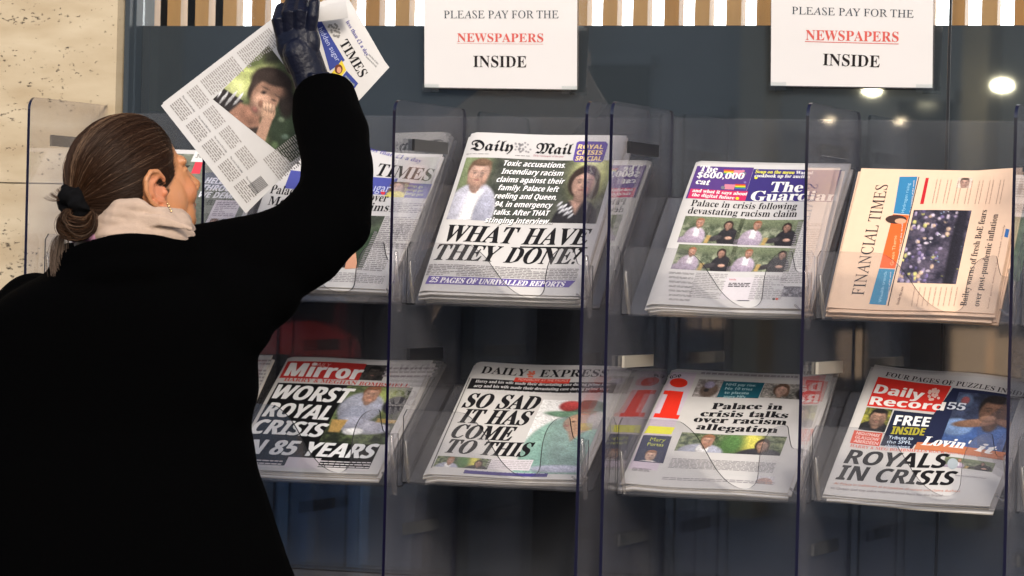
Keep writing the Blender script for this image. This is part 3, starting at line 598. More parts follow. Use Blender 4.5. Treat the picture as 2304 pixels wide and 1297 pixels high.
for k in range(3): m.text('serifb', 'Harry and his wife made their devastating case during prime time'[k:], (1070-4*k, 864+10*k), (1374-4*k, 872+10*k), 6, (214, 212, 214), .01, lay=8)
for k, (t, p0, p1) in enumerate((('SO SAD', (1039, 918), (1207, 923)), ('IT HAS', (1030, 952), (1188, 957)), ('COME', (1013, 986), (1150, 991)), ('TO THIS', (1001, 1020), (1190, 1027)))): m.text('serifbi', t, p0, p1, 31, INK, .02)
m.photo(1222, 899, 1300, 1070, ph_queen, lay=1); m.photo(986, 1027, 1095, 1056, ph_strip, lay=3); m.rect(1098, 1030, 1190, 1058, (212, 206, 212), 2); m.para(1100, 1032, 1188, 1056, 4.4, (170, 164, 168), .4)
m.rect(1046, 1058, 1230, 1074, (74, 66, 128), 4); m.para(1052, 1060, 1226, 1065, 5, (190, 186, 210), .4, lay=6); m.poly([(1056, 850), (1058.5, 850), (972, 1054), (969.5, 1054)], (60, 60, 62), 3)
express = m
m = Page((1394, 1087), (1772, 1110), (1510, 829), .085, seed=9)
m.poly([(1511, 836), (1568, 838), (1478, 1058), (1412, 1054)], (204, 190, 204), 1); m.text('serifb', '65p', (1508, 852), (1533, 846), 7, INK, .01)
m.oval(1527, 861, 20, 10.5, (226, 52, 36), 5)
for g_ in ([(1506, 879), (1538, 881), (1522, 936), (1484, 934)], [(1495, 879), (1514, 880), (1511, 889), (1492, 888)], [(1474, 932), (1530, 935), (1526, 944), (1470, 941)]): m.poly(g_, (226, 52, 36), 5)
m.poly([(1460, 960), (1519, 963), (1510, 979), (1448, 976)], (228, 226, 60), 3); m.poly([(1447, 980), (1512, 983), (1492, 1042), (1425, 1038)], (44, 48, 78), 3)
m.text('sans', 'Mary', (1462, 994), (1496, 996), 8, (180, 186, 60), lay=8); m.text('sans', 'Portas', (1456, 1004), (1492, 1006), 7, (200, 206, 90), lay=8); m.photo(1442, 1012, 1484, 1040, ph_girl, lay=5); m.para(1424, 1052, 1462, 1062, 3, (130, 126, 128))
m.para(1576, 842, 1800, 846, 4, (150, 140, 146), .6)
m.photo(1573, 852, 1614, 894, ph_dog); m.rect(1628, 857, 1706, 898, (32, 92, 108), 3); m.photo(1722, 862, 1850, 903, ph_red)
for k in range(4): m.text('sans', ('NHS pay rise:', 'No 10 tries', 'to placate', 'angry MPs')[k], (1633-2*k, 868+9*k), (1700-8*k, 871+9*k), 6, (180, 214, 220), .01, lay=8)
m.poly([(1815, 856), (1864, 860), (1850, 905), (1804, 900)], (206, 70, 70), 6)
for k, (t, p0, p1) in enumerate((('Palace in', (1600, 920), (1759, 925)), ('crisis talks', (1575, 936), (1771, 944)), ('over racism', (1560, 949), (1768, 960)), ('allegation', (1566, 966), (1748, 978)))): m.text('serifb', t, p0, p1, 14, INK, .035)
m.photo(1535, 973, 1755, 1028, ph_strip); m.para(1512, 1030, 1738, 1066, 4.6, (140, 136, 140), .45); m.para(1500, 1062, 1740, 1076, 6, (150, 176, 170), .5); m.para(1488, 1078, 1744, 1086, 4, (150, 146, 150), .5)
m.photo(1704, 1072, 1738, 1092, lambda c: (c.fill((206, 200, 206)), c.e(.5, .8, .45, .6, (170, 130, 120), .2)))
ipaper = m
m = Page((1852, 1111), (2228, 1154), (1968, 821), .074, seed=10, spine=False, curl=lambda a, b_: .016*np.clip(a-.55, 0, 1)*np.clip(.35-b_, 0, 1)*5, wave=.0018)
m.text('serifb', 'FOUR PAGES OF PUZZLES INSIDE', (1991, 846), (2310, 894), 10, (64, 58, 60), -.008)
m.poly([(1976, 848), (2141, 870), (2108, 928), (1950, 911)], (214, 52, 44), 2); m.text('sansb', 'Daily', (1966, 884), (2074, 899), 20, (244, 238, 236), .024, lay=8); m.text('sansb', 'Record', (1956, 909), (2122, 925), 18, (244, 238, 236), .024, lay=8)
for i in range(26): m.oval(2088+random.random()*24, 876+random.random()*24, 3.4, 3, (240, 200, 190), 7)
m.poly([(2144, 874), (2270, 890), (2262, 1020), (2050, 1000)], (36, 42, 70), 2); m.photo(2158, 884, 2252, 1022, ph_player, lay=5); m.text('serifb', '55', (2130, 921), (2170, 925), 15, (214, 220, 232), .02, lay=8)
m.photo(1950, 914, 1990, 970, ph_coach, lay=3); m.poly([(1922, 966), (1986, 972), (1978, 1002), (1912, 996)], (206, 84, 64), 3)
for k, t in enumerate(('NIGHTMARE', 'GLASGOW', 'ABERDEEN')): m.text('sans', t, (1926-3*k, 976+9*k), (1978-2*k, 982+9*k), 7, (244, 220, 214), .01, lay=8)
m.poly([(2012, 922), (2106, 934), (2052, 1010), (1980, 1000)], (36, 42, 62), 3)
m.text('sansb', 'FREE', (2010, 955), (2088, 962), 22, (240, 240, 240), .02, lay=8); m.text('sansb', 'INSIDE', (2004, 975), (2078, 982), 17, (170, 162, 60), .02, lay=8)
for k, t in enumerate(('Tribute to', 'the SPFL', 'champions')): m.text('sans', t, (1998-4*k, 986+9.5*k), (2054-4*k, 991+9.5*k), 7.5, (200, 216, 236), .01, lay=8)
m.poly([(2064, 996), (2268, 1018), (2262, 1036), (2056, 1012)], (196, 120, 84), 7); m.text('serifbi', "Lovin'", (2072, 1003), (2180, 1014), 20, (246, 246, 246), .02, lay=9); m.text('serifbi', 'it', (2192, 1016), (2236, 1024), 21, (246, 246, 246), .02, lay=9)
m.text('serifb', 'HARRY & MEG BOMBSHELLS ROCK MONARCHY', (1912, 1005), (2202, 1030), 6.5, (206, 96, 84), .0)
m.text('sansbi', 'ROYALS', (1898, 1043), (2130, 1058), 33, INK, .012); m.text('sansbi', 'IN CRISIS', (1880, 1079), (2148, 1099), 33, INK, .012)
m.photo(2128, 1030, 2232, 1066, ph_pair(77)); m.oval(2144, 1048, 12, 13, (168, 178, 184), 6)
m.text('sans', 'At Palace in meltdown at accusation of racism and claims duchess', (1876, 1090), (2160, 1116), 5.5, (196, 120, 96)); m.text('sans', 'to Queen and top aides respond amid fears for the brand', (1868, 1100), (2120, 1124), 5.5, (120, 110, 112)); m.para(2150, 1074, 2220, 1085, 5, (150, 146, 150))
record = m
m = Page((157, 1042), (495, 1054), (284, 792), .085, seed=11); m.para(284, 800, 510, 1030, 8, (150, 146, 150)); left_low = m
ROWS = [
 (mail, 'tabloid whose front page asks what have they done in large black italics', 7, False),
 (guard, 'newspaper with a purple banner over four small garden photographs', 5, False),
 (ft, 'salmon pink newspaper lying on its side with a crowd photograph', 6, True),
 (times, 'curling newspaper with a blue strap, partly behind the raised sleeve', 4, False),
 (mag, 'grey green tabloid with white slanted capitals beside the woman\'s nose', 4, False),
 (m2, 'newspaper cut off by the right edge on the upper shelf', 5, False),
 (mirror, 'black tabloid reading worst royal crisis in 85 years', 3, False),
 (express, 'newspaper showing a lady in mint green coat and hat', 3, False),
 (ipaper, 'compact newspaper with a big red letter i on a lilac strip', 4, False),
 (record, 'tabloid with a red banner and the words royals in crisis', 2, False),
 (left_low, 'plain grey newspaper on the lower shelf left of the black tabloid', 3, False)]
for (pg, lab, n, sal) in ROWS:
    top_copy(pg, lab, sal); pg.th = copies(pg, n, 'folded copy lying under the '+lab[:70].rsplit(' ', 0)[0] if len(lab.split()) < 11 else 'copy under the '+lab, sal)

# ------------------------------------------------------------------ paper notices on the glass
def notice(px, label):
    (xl, yt, xr, yb, dyr) = px; m = Page((xl, yb), (xr, yb+dyr), (xl, yt), GLASS_Y-.022, wave=.0004, seed=xl % 7, spine=False)
    m.ey = Vector((m.ey.x, 0, m.ey.z)).normalized(); return m
def sign_build(m, label):
    t = thing('notice', label, 'sign', group='payment notices taped to the glass'); t.matrix_world = m.frame
    q = lambda X, Y: m.bul(X, Y)
    V, F, FM = sheet(m.W, m.H, 0, 1, th=.0008, bul=q, nx=14, ny=14); obj('paper', V, F, None, t, True, mats=[M['notice'], M['notice']], fm=FM); m.t = t
    b = MB(); e_ = .0022; b.box((-e_, -e_, -.0034), (m.W+e_, m.H+e_, -.0026)); b.build('plastic_sleeve', M['clip'], t)
    for (cx_, cy_) in ((.012, .012), (m.W-.012, .012)):
        b = MB(); b.box((cx_-.016, cy_-.020, .0006), (cx_+.016, cy_-.006, .0009)); b.build('tape', M['windowglass'], t)
q = NT('notice_paper'); q.n.remove(q.b); d1 = q.new('BsdfDiffuse'); d1.inputs[0].default_value = (.88, .85, .84, 1); t1 = q.new('BsdfTranslucent'); t1.inputs[0].default_value = (.85, .85, .86, 1)
ms = q.new('MixShader'); ms.inputs[0].default_value = .25; q.link(d1.outputs[0], ms.inputs[1]); q.link(t1.outputs[0], ms.inputs[2]); q.link(ms.outputs[0], q.o.inputs[0]); M['notice'] = q.m
n1_ = notice((955, -62, 1298, 197, 5), ''); n2_ = notice((1734, -76, 2098, 193, 8), '')
for (m, ox, oy, sl, sc_) in ((n1_, 0, 0, .006, 1), (n2_, 0, 0, .018, 1)):
    if m is n1_: T_ = (('serifu', 'PLEASE PAY FOR THE', (999, 41), (1257, 41), 17, (40, 52, 66), -.016), ('serifb', 'NEWSPAPERS', (1029, 94), (1223, 95), 19, (206, 92, 84), -.012), ('serifb', 'INSIDE', (1065, 151), (1185, 152), 25, (34, 28, 30), -.002)); U = (1028, 98, 1222, 99.5)
    else: T_ = (('serifu', 'PLEASE PAY FOR THE', (1783, 31), (2057, 37), 16.5, (40, 52, 66), -.016), ('serifb', 'NEWSPAPERS', (1814, 89), (2023, 92), 22, (206, 92, 84), -.012), ('serifb', 'INSIDE', (1852, 146), (1980, 150), 26, (34, 28, 30), -.002)); U = (1812, 91.5, 2023, 97)
    for t_ in T_: m.text(*t_)
    m.rect(U[0], U[1], U[2], U[3]-.2 if m is n1_ else U[3], (206, 92, 84), 3) if m is n1_ else m.poly([(1812, 92), (2023, 96), (2023, 97.6), (1812, 93.6)], (206, 92, 84), 3)
sign_build(n1_, 'white paper notice asking to pay, hung above the what have they done tabloid')
sign_build(n2_, 'white paper notice asking to pay, nearer the upright glass joint')

# ------------------------------------------------------------------ acrylic racks
def rounded(y0, y1, z0, z1, r, x):
    pts = [Vector((x, y1, z0)), Vector((x, y1, z1-.012))]
    for a in np.linspace(0, math.pi/2, 5): pts.append(Vector((x, y1-.012+.012*math.cos(a), z1-.012+.012*math.sin(a))))
    for a in np.linspace(math.pi/2, math.pi, 9): pts.append(Vector((x, y0+r+r*math.cos(a), z1-r+r*math.sin(a))))
    pts.append(Vector((x, y0, z0))); return pts
ZT = Z(900, 224, 0.0); ZTR = Z(1840, 234, 0.)
RACK_D = .335
def xcol(px, py=600): return at(px, py, 0).x
RKS = [([57, 453, 879, 1312], 'clear acrylic newspaper rack on the left, behind the woman', 'left'), ([1368, 1809, 2277, 2745], 'clear acrylic newspaper rack on the right, holding the salmon paper', 'right')]
TRAY = {}
def tray_profile(pg): return pg
rack_rows = {'left': [[mag, times, mail], [left_low, mirror, express]], 'right': [[guard, ft, m2], [ipaper, record, None]]}
ZB0, ZB1 = Z(1620, 702, .066), Z(1300, 1094, .066); ZL0, ZL1 = Z(1450, 556, .066), Z(1420, 941, .066)
def lip_poly(w, h, y):
    # outline of the tray front with its finger cut-out, x from 0 to w
    K = [(.018, 1), (.29, .99), (.36, .93), (.42, .79), (.47, .60), (.52, .40), (.57, .26), (.62, .175), (.665, .14), (.70, .15), (.73, .20), (.745, .29), (.75, .46), (.757, .62), (.775, .78), (.805, .90), (.845, .965), (.893, .98), (.903, .88), (.914, .75), (.93, .69), (1.0, .68)]
    P = [(0, 0), (0, .9)]; k = np.array(K); P += K[:2]
    for i in range(1, len(K)-2):                       # Catmull-Rom through the measured outline
        p0, p1, p2, p3 = (k[max(i-1, 0)], k[i], k[i+1], k[min(i+2, len(K)-1)])
        for t in (.33, .67, 1): P.append(tuple(.5*((2*p1)+(p2-p0)*t+(2*p0-5*p1+4*p2-p3)*t*t+(3*p1-p0-3*p2+p3)*t**3)))
    P += [K[-1], (1.0, 0)]
    return [Vector((a*w, y, c*h)) for (a, c) in P]
for (cols, lab, key) in RKS:
    X = [xcol(c) for c in cols]; t = thing('newspaper_rack', lab, 'newspaper rack', (X[0], 0, 0), group='acrylic newspaper racks against the glass')
    for x in X:
        b = MB(); b.prism(rounded(0, RACK_D, .30, ZT, .022, x-.0026), Vector((.0052, 0, 0)), 0, 1); rel(b.build('divider', None, mats=[M['acrylic'], M['edge']]), t)
    b = MB(); b.box((X[0], RACK_D+.002, .30), (X[-1], RACK_D+.006, ZT-.012)); rel(b.build('back_panel', M['backsheet']), t)
    b = MB(); b.box((X[0]-.02, .0, .05), (X[-1]+.02, RACK_D, .29)); rel(b.build('plinth', plain('plinth', (.02, .02, .022), .5)), t)
    for row in range(3):
        for c in range(3):
            xa, xb = X[c]+.0045, X[c+1]-.0045; pg = rack_rows[key][row][c] if row < 2 else None
            ref = pg or (rack_rows[key][min(row, 1)][1])
            fr = ref.frame; th = ref.th if pg else .012
            up = ref.ey.copy(); up.x = 0; up.normalize()
            yl = .066; sl_ = up.z/up.y; zf = (ZB0, ZB1, ZB1-.335)[row]; zt_ = (ZL0, ZL1, ZL1-.335)[row]
            p0 = fr @ Vector((0, 0, -th-.0012)); dz = -.335 if row == 2 else 0; pz = p0.z+dz-.001; zf = min(zf, pz-.002)
            ln = (RACK_D-.03-p0.y); prof = [(yl, zf), (p0.y-.004, zf), (p0.y, pz), (p0.y+ln, pz+ln*sl_)]; low = [(a, c-.003) for a, c in prof[:3]]+[(prof[3][0]+.002, prof[3][1]-.003)]
            b = MB()
            for k in range(3): b.prism([Vector((xa, *prof[k])), Vector((xa, *prof[k+1])), Vector((xa, *low[k+1])), Vector((xa, *low[k]))], Vector((xb-xa, 0, 0)), 1, 0)
            b.m = [1 if (f_i % 6 < 2 or f_i == 15) else 0 for f_i in range(len(b.f))]
            o = b.build('tray', None, mats=[M['lip'], M['lipedge']]); rel(o, t)
            lh = zt_-zf
            b = MB(); poly = [v+Vector((xa, 0, zf)) for v in lip_poly(xb-xa, lh, yl-.004)]
            b.prism(poly, Vector((0, .0045, 0)), 0, 1); rel(b.build('tray_front', None, mats=[M['lip'], M['lipedge']]), t)
            # clip at the right end of each tray
            b = MB(); cx = xb-.004
            b.tube([(cx-.006, yl-.008, zf+.085), (cx-.002, yl-.012, zf+.055), (cx+.001, yl-.012, zf+.02), (cx+.002, yl-.006, zf-.012)], [.0045, .005, .006, .0045], 8)
            rel(b.build('clip', M['clip'], smooth=True), t); b = MB()
            b.tube([(cx-.020, yl-.010, zf+.022), (cx-.008, yl-.016, zf+.014), (cx+.006, yl-.010, zf+.022)], .0022, 6)
            rel(b.build('clip_pin', M['clip'], smooth=True), t); b = MB()
            b.tube([(X[c]+.012, yl-.008, zf+.07), (X[c]+.016, yl-.010, zf+.03), (X[c]+.019, yl-.006, zf+.002)], [.003, .004, .003], 7)
            rel(b.build('clip', M['clip'], smooth=True), t)
            # holder bar on the divider behind the papers
            zz = (Z(965, 331, .17) if row == 0 else Z(958, 796, .17)) - (.30 if row == 2 else 0)
            mk = {('left', 2): 'black', ('right', 0): 'whiteplastic' if row == 1 else 'black', ('right', 1): 'greyplastic' if row == 0 else 'whiteplastic'}.get((key, c), 'greyplastic')
            if row == 2: mk = 'greyplastic'
            b = MB(); b.box((X[c]+.0035, .075, zz-.010), (X[c]+.0085, .235, zz+.010)); rel(b.build('holder_bar', M[mk]), t)
# ------------------------------------------------------------------ glyphs and page building
def held_Y(px, py):
    d = ((px-612)*.793+(py-45)*-.609)       # distance beyond the fold line, in picture pixels
    return -.235 + .00005*(px-362) + .02*np.clip(d/200., 0, 1)**2*1.0 + .006*np.sin((px+py)*.013)
class Held(Page):
    def __init__(s): s.texts = []; s.prims = []; s.photos = []; s.lay = 1; s.W = 370.; s.H = 1; PAGES.append(s)
    def loc(s, px, py): return np.array([px, -py], float)
    def map(s, x, y, h):
        out = []
        x = np.ravel(x); y = -np.ravel(y); Y = held_Y(x, y)
        d = np.array(FWD)[None]+np.outer((x-1152)/FOC, CR)+np.outer((648.5-y)/FOC, CU)
        return np.array(EYE)[None]+d*((Y-EYE.y)/d[:, 1])[:, None]-np.array(FWD)[None]*(h*1.2)-np.array(s.t.location)[None]
hp = Held(); hp.t = None
_hx = np.array([190, 242.])/307.7; _hy = np.array([250, -193.])/315.8
def H2(a, c): return (362+_hx[0]*a+_hy[0]*c, 238+_hx[1]*a+_hy[1]*c)   # page units: a along the reading direction, c up the page
def harea(a0, c0, a1, c1): return [H2(a0, c0), H2(a1, c0), H2(a1, c1), H2(a0, c1)]
def hpoly(a0, c0, a1, c1, col, lay):
    n = max(1, int((c1-c0)/25)); 
    for i in range(n): hp.poly(harea(a0, c0+(c1-c0)*i/n, a1, c0+(c1-c0)*(i+1)/n), col, lay)
def hpara(a0, c0, a1, c1, pitch=5.2, col=(120, 114, 112)):
    n = int((c1-c0)/pitch)
    for i in range(n):
        y = c1-(i+.5)*pitch; x = a0
        while x < a1-3:
            wd = min(random.uniform(5, 15), a1-x); q = [H2(x, y-1.25), H2(x+wd, y-1.25), H2(x+wd, y+1.25), H2(x, y+1.25)]; hp.poly(q, col, 3); x += wd+2
def hphoto(quad, painter, nx, ny, lay=2): hp.photos.append((quad, painter, nx, ny, lay))
for k in range(5): hpara(12+58*k, 12, 60+58*k, 46, col=(138, 133, 130)); hp.text('sans', 'The crisis in full today', H2(12+58*k, 50), H2(58+58*k, 50), 4, (70, 68, 68), hv=(2.4, -3.2))
for k in range(4): hpara(12+58*k, 58, 60+58*k, 94, col=(150, 145, 142))
hpara(10, 101, 54, 196, col=(150, 145, 142)); hpara(10, 202, 54, 300, col=(150, 145, 142)); hpara(236, 101, 298, 235, col=(150, 145, 142)); hpara(61, 283, 110, 306, col=(150, 145, 142))
for k in range(14): hpoly(262, 44+2.6*k, 290, 45.2+2.6*k, (50, 48, 50), 4)
hp.text('serifb', 'Mega', H2(60, 322), H2(120, 322), 20, INK, hv=(12, -10))

def paint_cry(c):
    S = lambda zx, zy: ((zx-360)/475., (zy-265)/655.)
    def E(zx, zy, rx, ry, col, soft=.2, rot=0, nz=.2): c.e(*S(zx, zy), rx/475., ry/655., col, soft, rot, nz)
    def Q(pts, col, soft=.015): c.p([S(*p) for p in pts], col, soft)
    c.fill((54, 66, 38), (112, 120, 66), 4, 6); E(540, 440, 170, 120, (186, 198, 100), .7); E(480, 520, 80, 70, (200, 208, 120), .8); E(690, 310, 110, 60, (60, 60, 42), .6); E(600, 350, 60, 50, (96, 110, 54), .8)
    E(800, 760, 110, 170, (40, 56, 36), .4); E(760, 700, 20, 16, (96, 116, 86), .8); E(780, 800, 24, 16, (84, 110, 90), .8); E(720, 850, 22, 24, (78, 104, 60), .8); E(800, 640, 24, 20, (90, 108, 100), .8)
    Q([(360, 580), (425, 518), (540, 592), (470, 650), (435, 672)], (38, 32, 34)); Q([(505, 750), (600, 720), (660, 760), (640, 925), (590, 900)], (52, 40, 34))
    for k in range(11): E(400+12*k, 548+((k*37) % 50), 6, 30, (205, 203, 206), .7, rot=.5+.1*(k % 3))
    Q([(440, 670), (520, 600), (610, 640), (640, 740), (515, 752)], (172, 112, 84), .03); E(585, 670, 60, 60, (160, 102, 76), .5)
    E(705, 490, 125, 95, (50, 36, 30), .2, rot=.35); E(790, 600, 46, 90, (44, 34, 30), .4); E(596, 520, 26, 60, (56, 40, 34), .5, rot=.4)
    E(664, 575, 82, 108, (178, 122, 92), .2, rot=.42); E(640, 600, 50, 66, (196, 142, 112), .8, rot=.4); E(720, 520, 70, 44, (146, 98, 74), .7, rot=.5); E(716, 455, 96, 44, (50, 36, 30), .4, rot=.35)
    E(658, 540, 17, 11, (84, 58, 46), .9); E(659, 541, 8, 6, (40, 30, 28), .8); E(668, 515, 24, 5, (96, 68, 54), .9, rot=.5); E(716, 586, 16, 6, (90, 62, 50), .9, rot=.4); E(735, 560, 22, 5, (96, 68, 54), .9, rot=.6); E(640, 606, 14, 22, (150, 96, 72), .7); E(606, 640, 20, 15, (150, 84, 72), .9, rot=.9)
    E(684, 660, 42, 52, (196, 144, 110), .25, rot=.2)
    for k in range(4): E(662+16*k, 622+4*k, 10, 26, (206, 156, 122), .4, rot=-.2+.15*k); E(670+16*k, 640+4*k, 2.5, 20, (150, 100, 76), .6, rot=-.2+.15*k)
    Q([(648, 690), (712, 690), (640, 900), (578, 872)], (190, 136, 106), .02); E(606, 850, 30, 5, (226, 216, 200), .5, rot=.35); E(602, 862, 28, 3, (120, 90, 60), .5, rot=.35)
# picture quad: reading-frame corners (top left, top right, bottom right, bottom left)
hp_photo_quad = [(604, 102), (752, 292), (655, 366), (479, 224)]

resolve()
for m in PAGES:
    if m is not hp: m.build(m.t)

# ------------------------------------------------------------------ the held newspaper
ht = thing('newspaper', 'folded newspaper held up in the gloved hand, page with a weeping woman', 'newspaper', at(700, 60, -.235))
hp.t = ht
def strip_sheet(name, quads, dY, mat, th=.0012):
    """quads: list of rows, each (left px, right px); builds a curved double sided sheet"""
    V = []; F = []; FM = []; nu = 16; nv = len(quads)
    for side in (0, 1):
        for (l, r_) in quads:
            for i in range(nu+1):
                u = i/nu; x = l[0]+(r_[0]-l[0])*u; y = l[1]+(r_[1]-l[1])*u; V.append(at(x, y, held_Y(x, y)+dY)+FWD*(th*side)-ht.location)
    n = nv*(nu+1); g = lambda i, j: j*(nu+1)+i
    for j in range(nv-1):
        for i in range(nu): F.append((g(i, j), g(i+1, j), g(i+1, j+1), g(i, j+1))); F.append((n+g(i, j), n+g(i, j+1), n+g(i+1, j+1), n+g(i+1, j))); FM += [0, 0]
    for i in range(nu): F += [(g(i, 0), n+g(i, 0), n+g(i+1, 0), g(i+1, 0)), (g(i, nv-1), g(i+1, nv-1), n+g(i+1, nv-1), n+g(i, nv-1))]; FM += [1, 1]
    for j in range(nv-1): F += [(g(0, j), g(0, j+1), n+g(0, j+1), n+g(0, j)), (g(nu, j), n+g(nu, j), n+g(nu, j+1), g(nu, j+1))]; FM += [1, 1]
    o = obj(name, V, F, None, ht, True, mats=[M['paper'], M['edge_paper']], fm=FM); return o
def lerp(a, c, t): return (a[0]+(c[0]-a[0])*t, a[1]+(c[1]-a[1])*t)
A_, B_, ML, MR, TLh, TRh = (362, 238), (553, 481), (612, 44), (812, 222), (764, 2), (876, 152)
rows = [(lerp(A_, ML, t), lerp(B_, MR, t)) for t in np.linspace(0, 1, 14)] + [(lerp(ML, TLh, t), lerp(MR, TRh, t)) for t in np.linspace(0, 1, 8)[1:]]
strip_sheet('front_sheet', rows, 0, None)
rows2 = [(lerp((366, 232), (616, 40), t), lerp((553, 480), (812, 222), t)) for t in np.linspace(0, 1, 12)] + [(lerp((616, 40), (778, -14), t), lerp((812, 222), (870, 146), t)) for t in np.linspace(0, 1, 8)[1:]]
strip_sheet('inner_sheet', rows2, .005, None)
# the turned over flap at the top
V = []; F = []
for j, (l, r_) in enumerate((((712, 18), (778, 0)), ((708, 34), (781, 22)), ((712, 50), (783, 41)))):
    for i in range(7):
        x, y = lerp(l, r_, i/6); V.append(at(x, y, -.246-.004*math.sin(j*1.5))-ht.location)
for j in range(2):
    for i in range(6): F.append((j*7+i, j*7+i+1, (j+1)*7+i+1, (j+1)*7+i))
obj('flap', V, F, M['paper'], ht, True)
hp.text('serifb', 'TIMES', (763, 98), (810, 176), 22, INK, -.004, hv=(17, -13)); 
hp.text('serifb', 'less than £1 a day', (778, 50), (824, 127), 8, (70, 66, 140), -.01, hv=(7, -5)); 
hp.poly([(712, 52), (722, 46), (776, 136), (742, 160)], (60, 72, 140), 3); hp.text('sans', 'hidden sugar', (716, 66), (757, 140), 13, (176, 184, 222), hv=(9, -7), lay=8)
hp.poly([(769, 136), (779, 158), (757, 186), (742, 170)], (214, 190, 64), 4); hp.oval(762, 156, 9, 11, (104, 60, 44), 5); hp.oval(763, 158, 5, 7, (206, 150, 120), 6)
hp.poly([(780, 160), (806, 188), (796, 202), (770, 186), (766, 178)], (60, 72, 140), 4); 
for k in range(3): hp.text('sans', 'savings guide', (776-4*k, 172+6*k), (796-4*k, 194+4*k), 4, (190, 200, 150), hv=(3, -3), lay=8)
for i in range(30): hp.oval(738+random.random()*22+i*.3, 48+random.random()*14+i*1.0, 2.6, 2.2, (140, 138, 136), 4)
hp.text('sans', 'Tuesday the weather inside', (822, 128), (846, 152), 3.4, (110, 108, 110), hv=(3, -3)); hp.text('sans', 'two lines of date', (829, 124), (850, 146), 3.4, (110, 108, 110), hv=(3, -3))
resolve()
q_ = hp.photos; hp.photos = []; hp.build(ht)
nx = ny = 130; u, v = np.meshgrid(np.linspace(0, 1, nx), np.linspace(0, 1, ny))
P4 = [np.array(p, float) for p in hp_photo_quad]; uu = u.ravel()[:, None]; vv = v.ravel()[:, None]
XY = (P4[0]*(1-uu)+P4[1]*uu)*(1-vv)+(P4[3]*(1-uu)+P4[2]*uu)*vv
c = Paint((XY[:, 0].reshape(ny, nx)-340-360/2.594)*2.594/475, (XY[:, 1].reshape(ny, nx)*2.594-265)/655, .725); paint_cry(c); c.c = press(c.c)
vv3 = hp.map(XY[:, 0], -XY[:, 1], 2*LAYER); f = [(j*nx+i, (j+1)*nx+i, (j+1)*nx+i+1, j*nx+i+1) for j in range(ny-1) for i in range(nx-1)]
obj('printed_photo', vv3, f, M['print'], ht, cols=lin(np.clip(c.c, 0, 255)).reshape(-1, 3))

# ------------------------------------------------------------------ the woman
RV, DV, UV = _r.copy(), Vector((-math.sin(YAW), math.cos(YAW), 0)), Vector((0, 0, 1))
YB = -.62
pw = thing('person', 'woman in a black coat and navy glove reaching up with a folded newspaper', 'person', (at(280, 900, YB).x, YB, 0))
def place(o): o.parent = pw; o.location = o.location-pw.location; return o
wool = plain('black_wool', (.0007, .0007, .0008), 1.0, spec=.02, bump=.1, nscale=150)
def pobj(name, vf, mat, smooth=True, cols=None, par=None): o = obj(name, vf[0], vf[1], mat, None, smooth, cols=cols); return place(o)
# coat
mb = MB(); rings = []
for (y, xl, xr, dp) in ((596, 150, 440, .085), (615, 120, 470, .105), (640, 75, 520, .12), (668, 30, 545, .135), (705, -8, 560, .145), (780, -45, 575, .15), (880, -70, 572, .15), (960, -80, 556, .15), (1040, -82, 570, .155), (1090, -86, 588, .16), (1170, -92, 610, .165), (1240, -100, 638, .17), (1297, -108, 658, .175), (1500, -130, 710, .19), (1740, -150, 760, .20)):
    a = at(xl, y, YB); b_ = at(xr, y, YB); c = (a+b_)/2; c.z = Z(280, y, YB); hw = (b_-a).dot(RV)/2
    rings.append([c+RV*hw*math.copysign(abs(math.cos(t))**.85, math.cos(t))+DV*dp*math.copysign(abs(math.sin(t))**.85, math.sin(t)) for t in np.linspace(0, 2*math.pi, 37)[:-1]])
mb.loft(rings[::-1])
mb.ell(at(80, 735, YB), (.075, .085, .085)); mb.tube([at(40, 760, YB), at(-5, 930, YB), at(-20, 1120, YB), at(60, 1330, YB-.1)], [.07, .068, .062, .055], 16)
arm = [at(250, 668, YB+.02), at(385, 642, YB+.05), at(500, 615, YB+.08), at(610, 585, YB+.11), at(688, 545, YB+.14), at(740, 487, YB+.17), at(757, 425, YB+.19), at(757, 360, YB+.23), at(748, 300, YB+.27), at(735, 250, YB+.31), at(729, 222, YB+.325)]
mb.tube(arm, [.095, .088, .083, .077, .072, .069, .060, .0575, .0585, .0565, .053], 22)
mb.ell(at(420, 610, YB+.03), (.09, .07, .055)); mb.ell(at(560, 655, YB+.08), (.085, .07, .07)); mb.ell(at(770, 512, YB+.17), (.046, .05, .045)); mb.ell(at(500, 700, YB+.04), (.085, .09, .09))
col_c = at(288, 566, YB-.01); ring = []
for k in range(25):
    t = 2*math.pi*k/24; ring.append(col_c+RV*.100*math.cos(t)+DV*.095*math.sin(t)+UV*(.016*math.cos(t)+.006*math.sin(3*t)))
mb.tube(ring, .0225, 12); mb.tube([p-UV*.03 for p in ring], .028, 12)
for (x, y, r_) in ((466, 528, .012), (505, 533, .014), (548, 512, .014), (590, 500, .012)): mb.ell(at(x, y+10, YB+.09), (r_*1.6, r_, r_))
v, f = remeshed(mb, .0075, 5)
pa, pb = np.array(at(731, 212, YB+.325)), np.array(arm[-3]); ax = (pa-pb)/np.linalg.norm(pa-pb); dd = (v-pa) @ ax; mk = (dd > 0) & (np.linalg.norm(v-pa, axis=1) < .12); v[mk] -= np.outer(dd[mk], ax)
n_ = np.sin(v[:, 2]*70+np.sin(v[:, 0]*30)*2)*.0012; v = v+np.array(RV)[None]*n_[:, None]
pobj('coat', (v, f), wool)
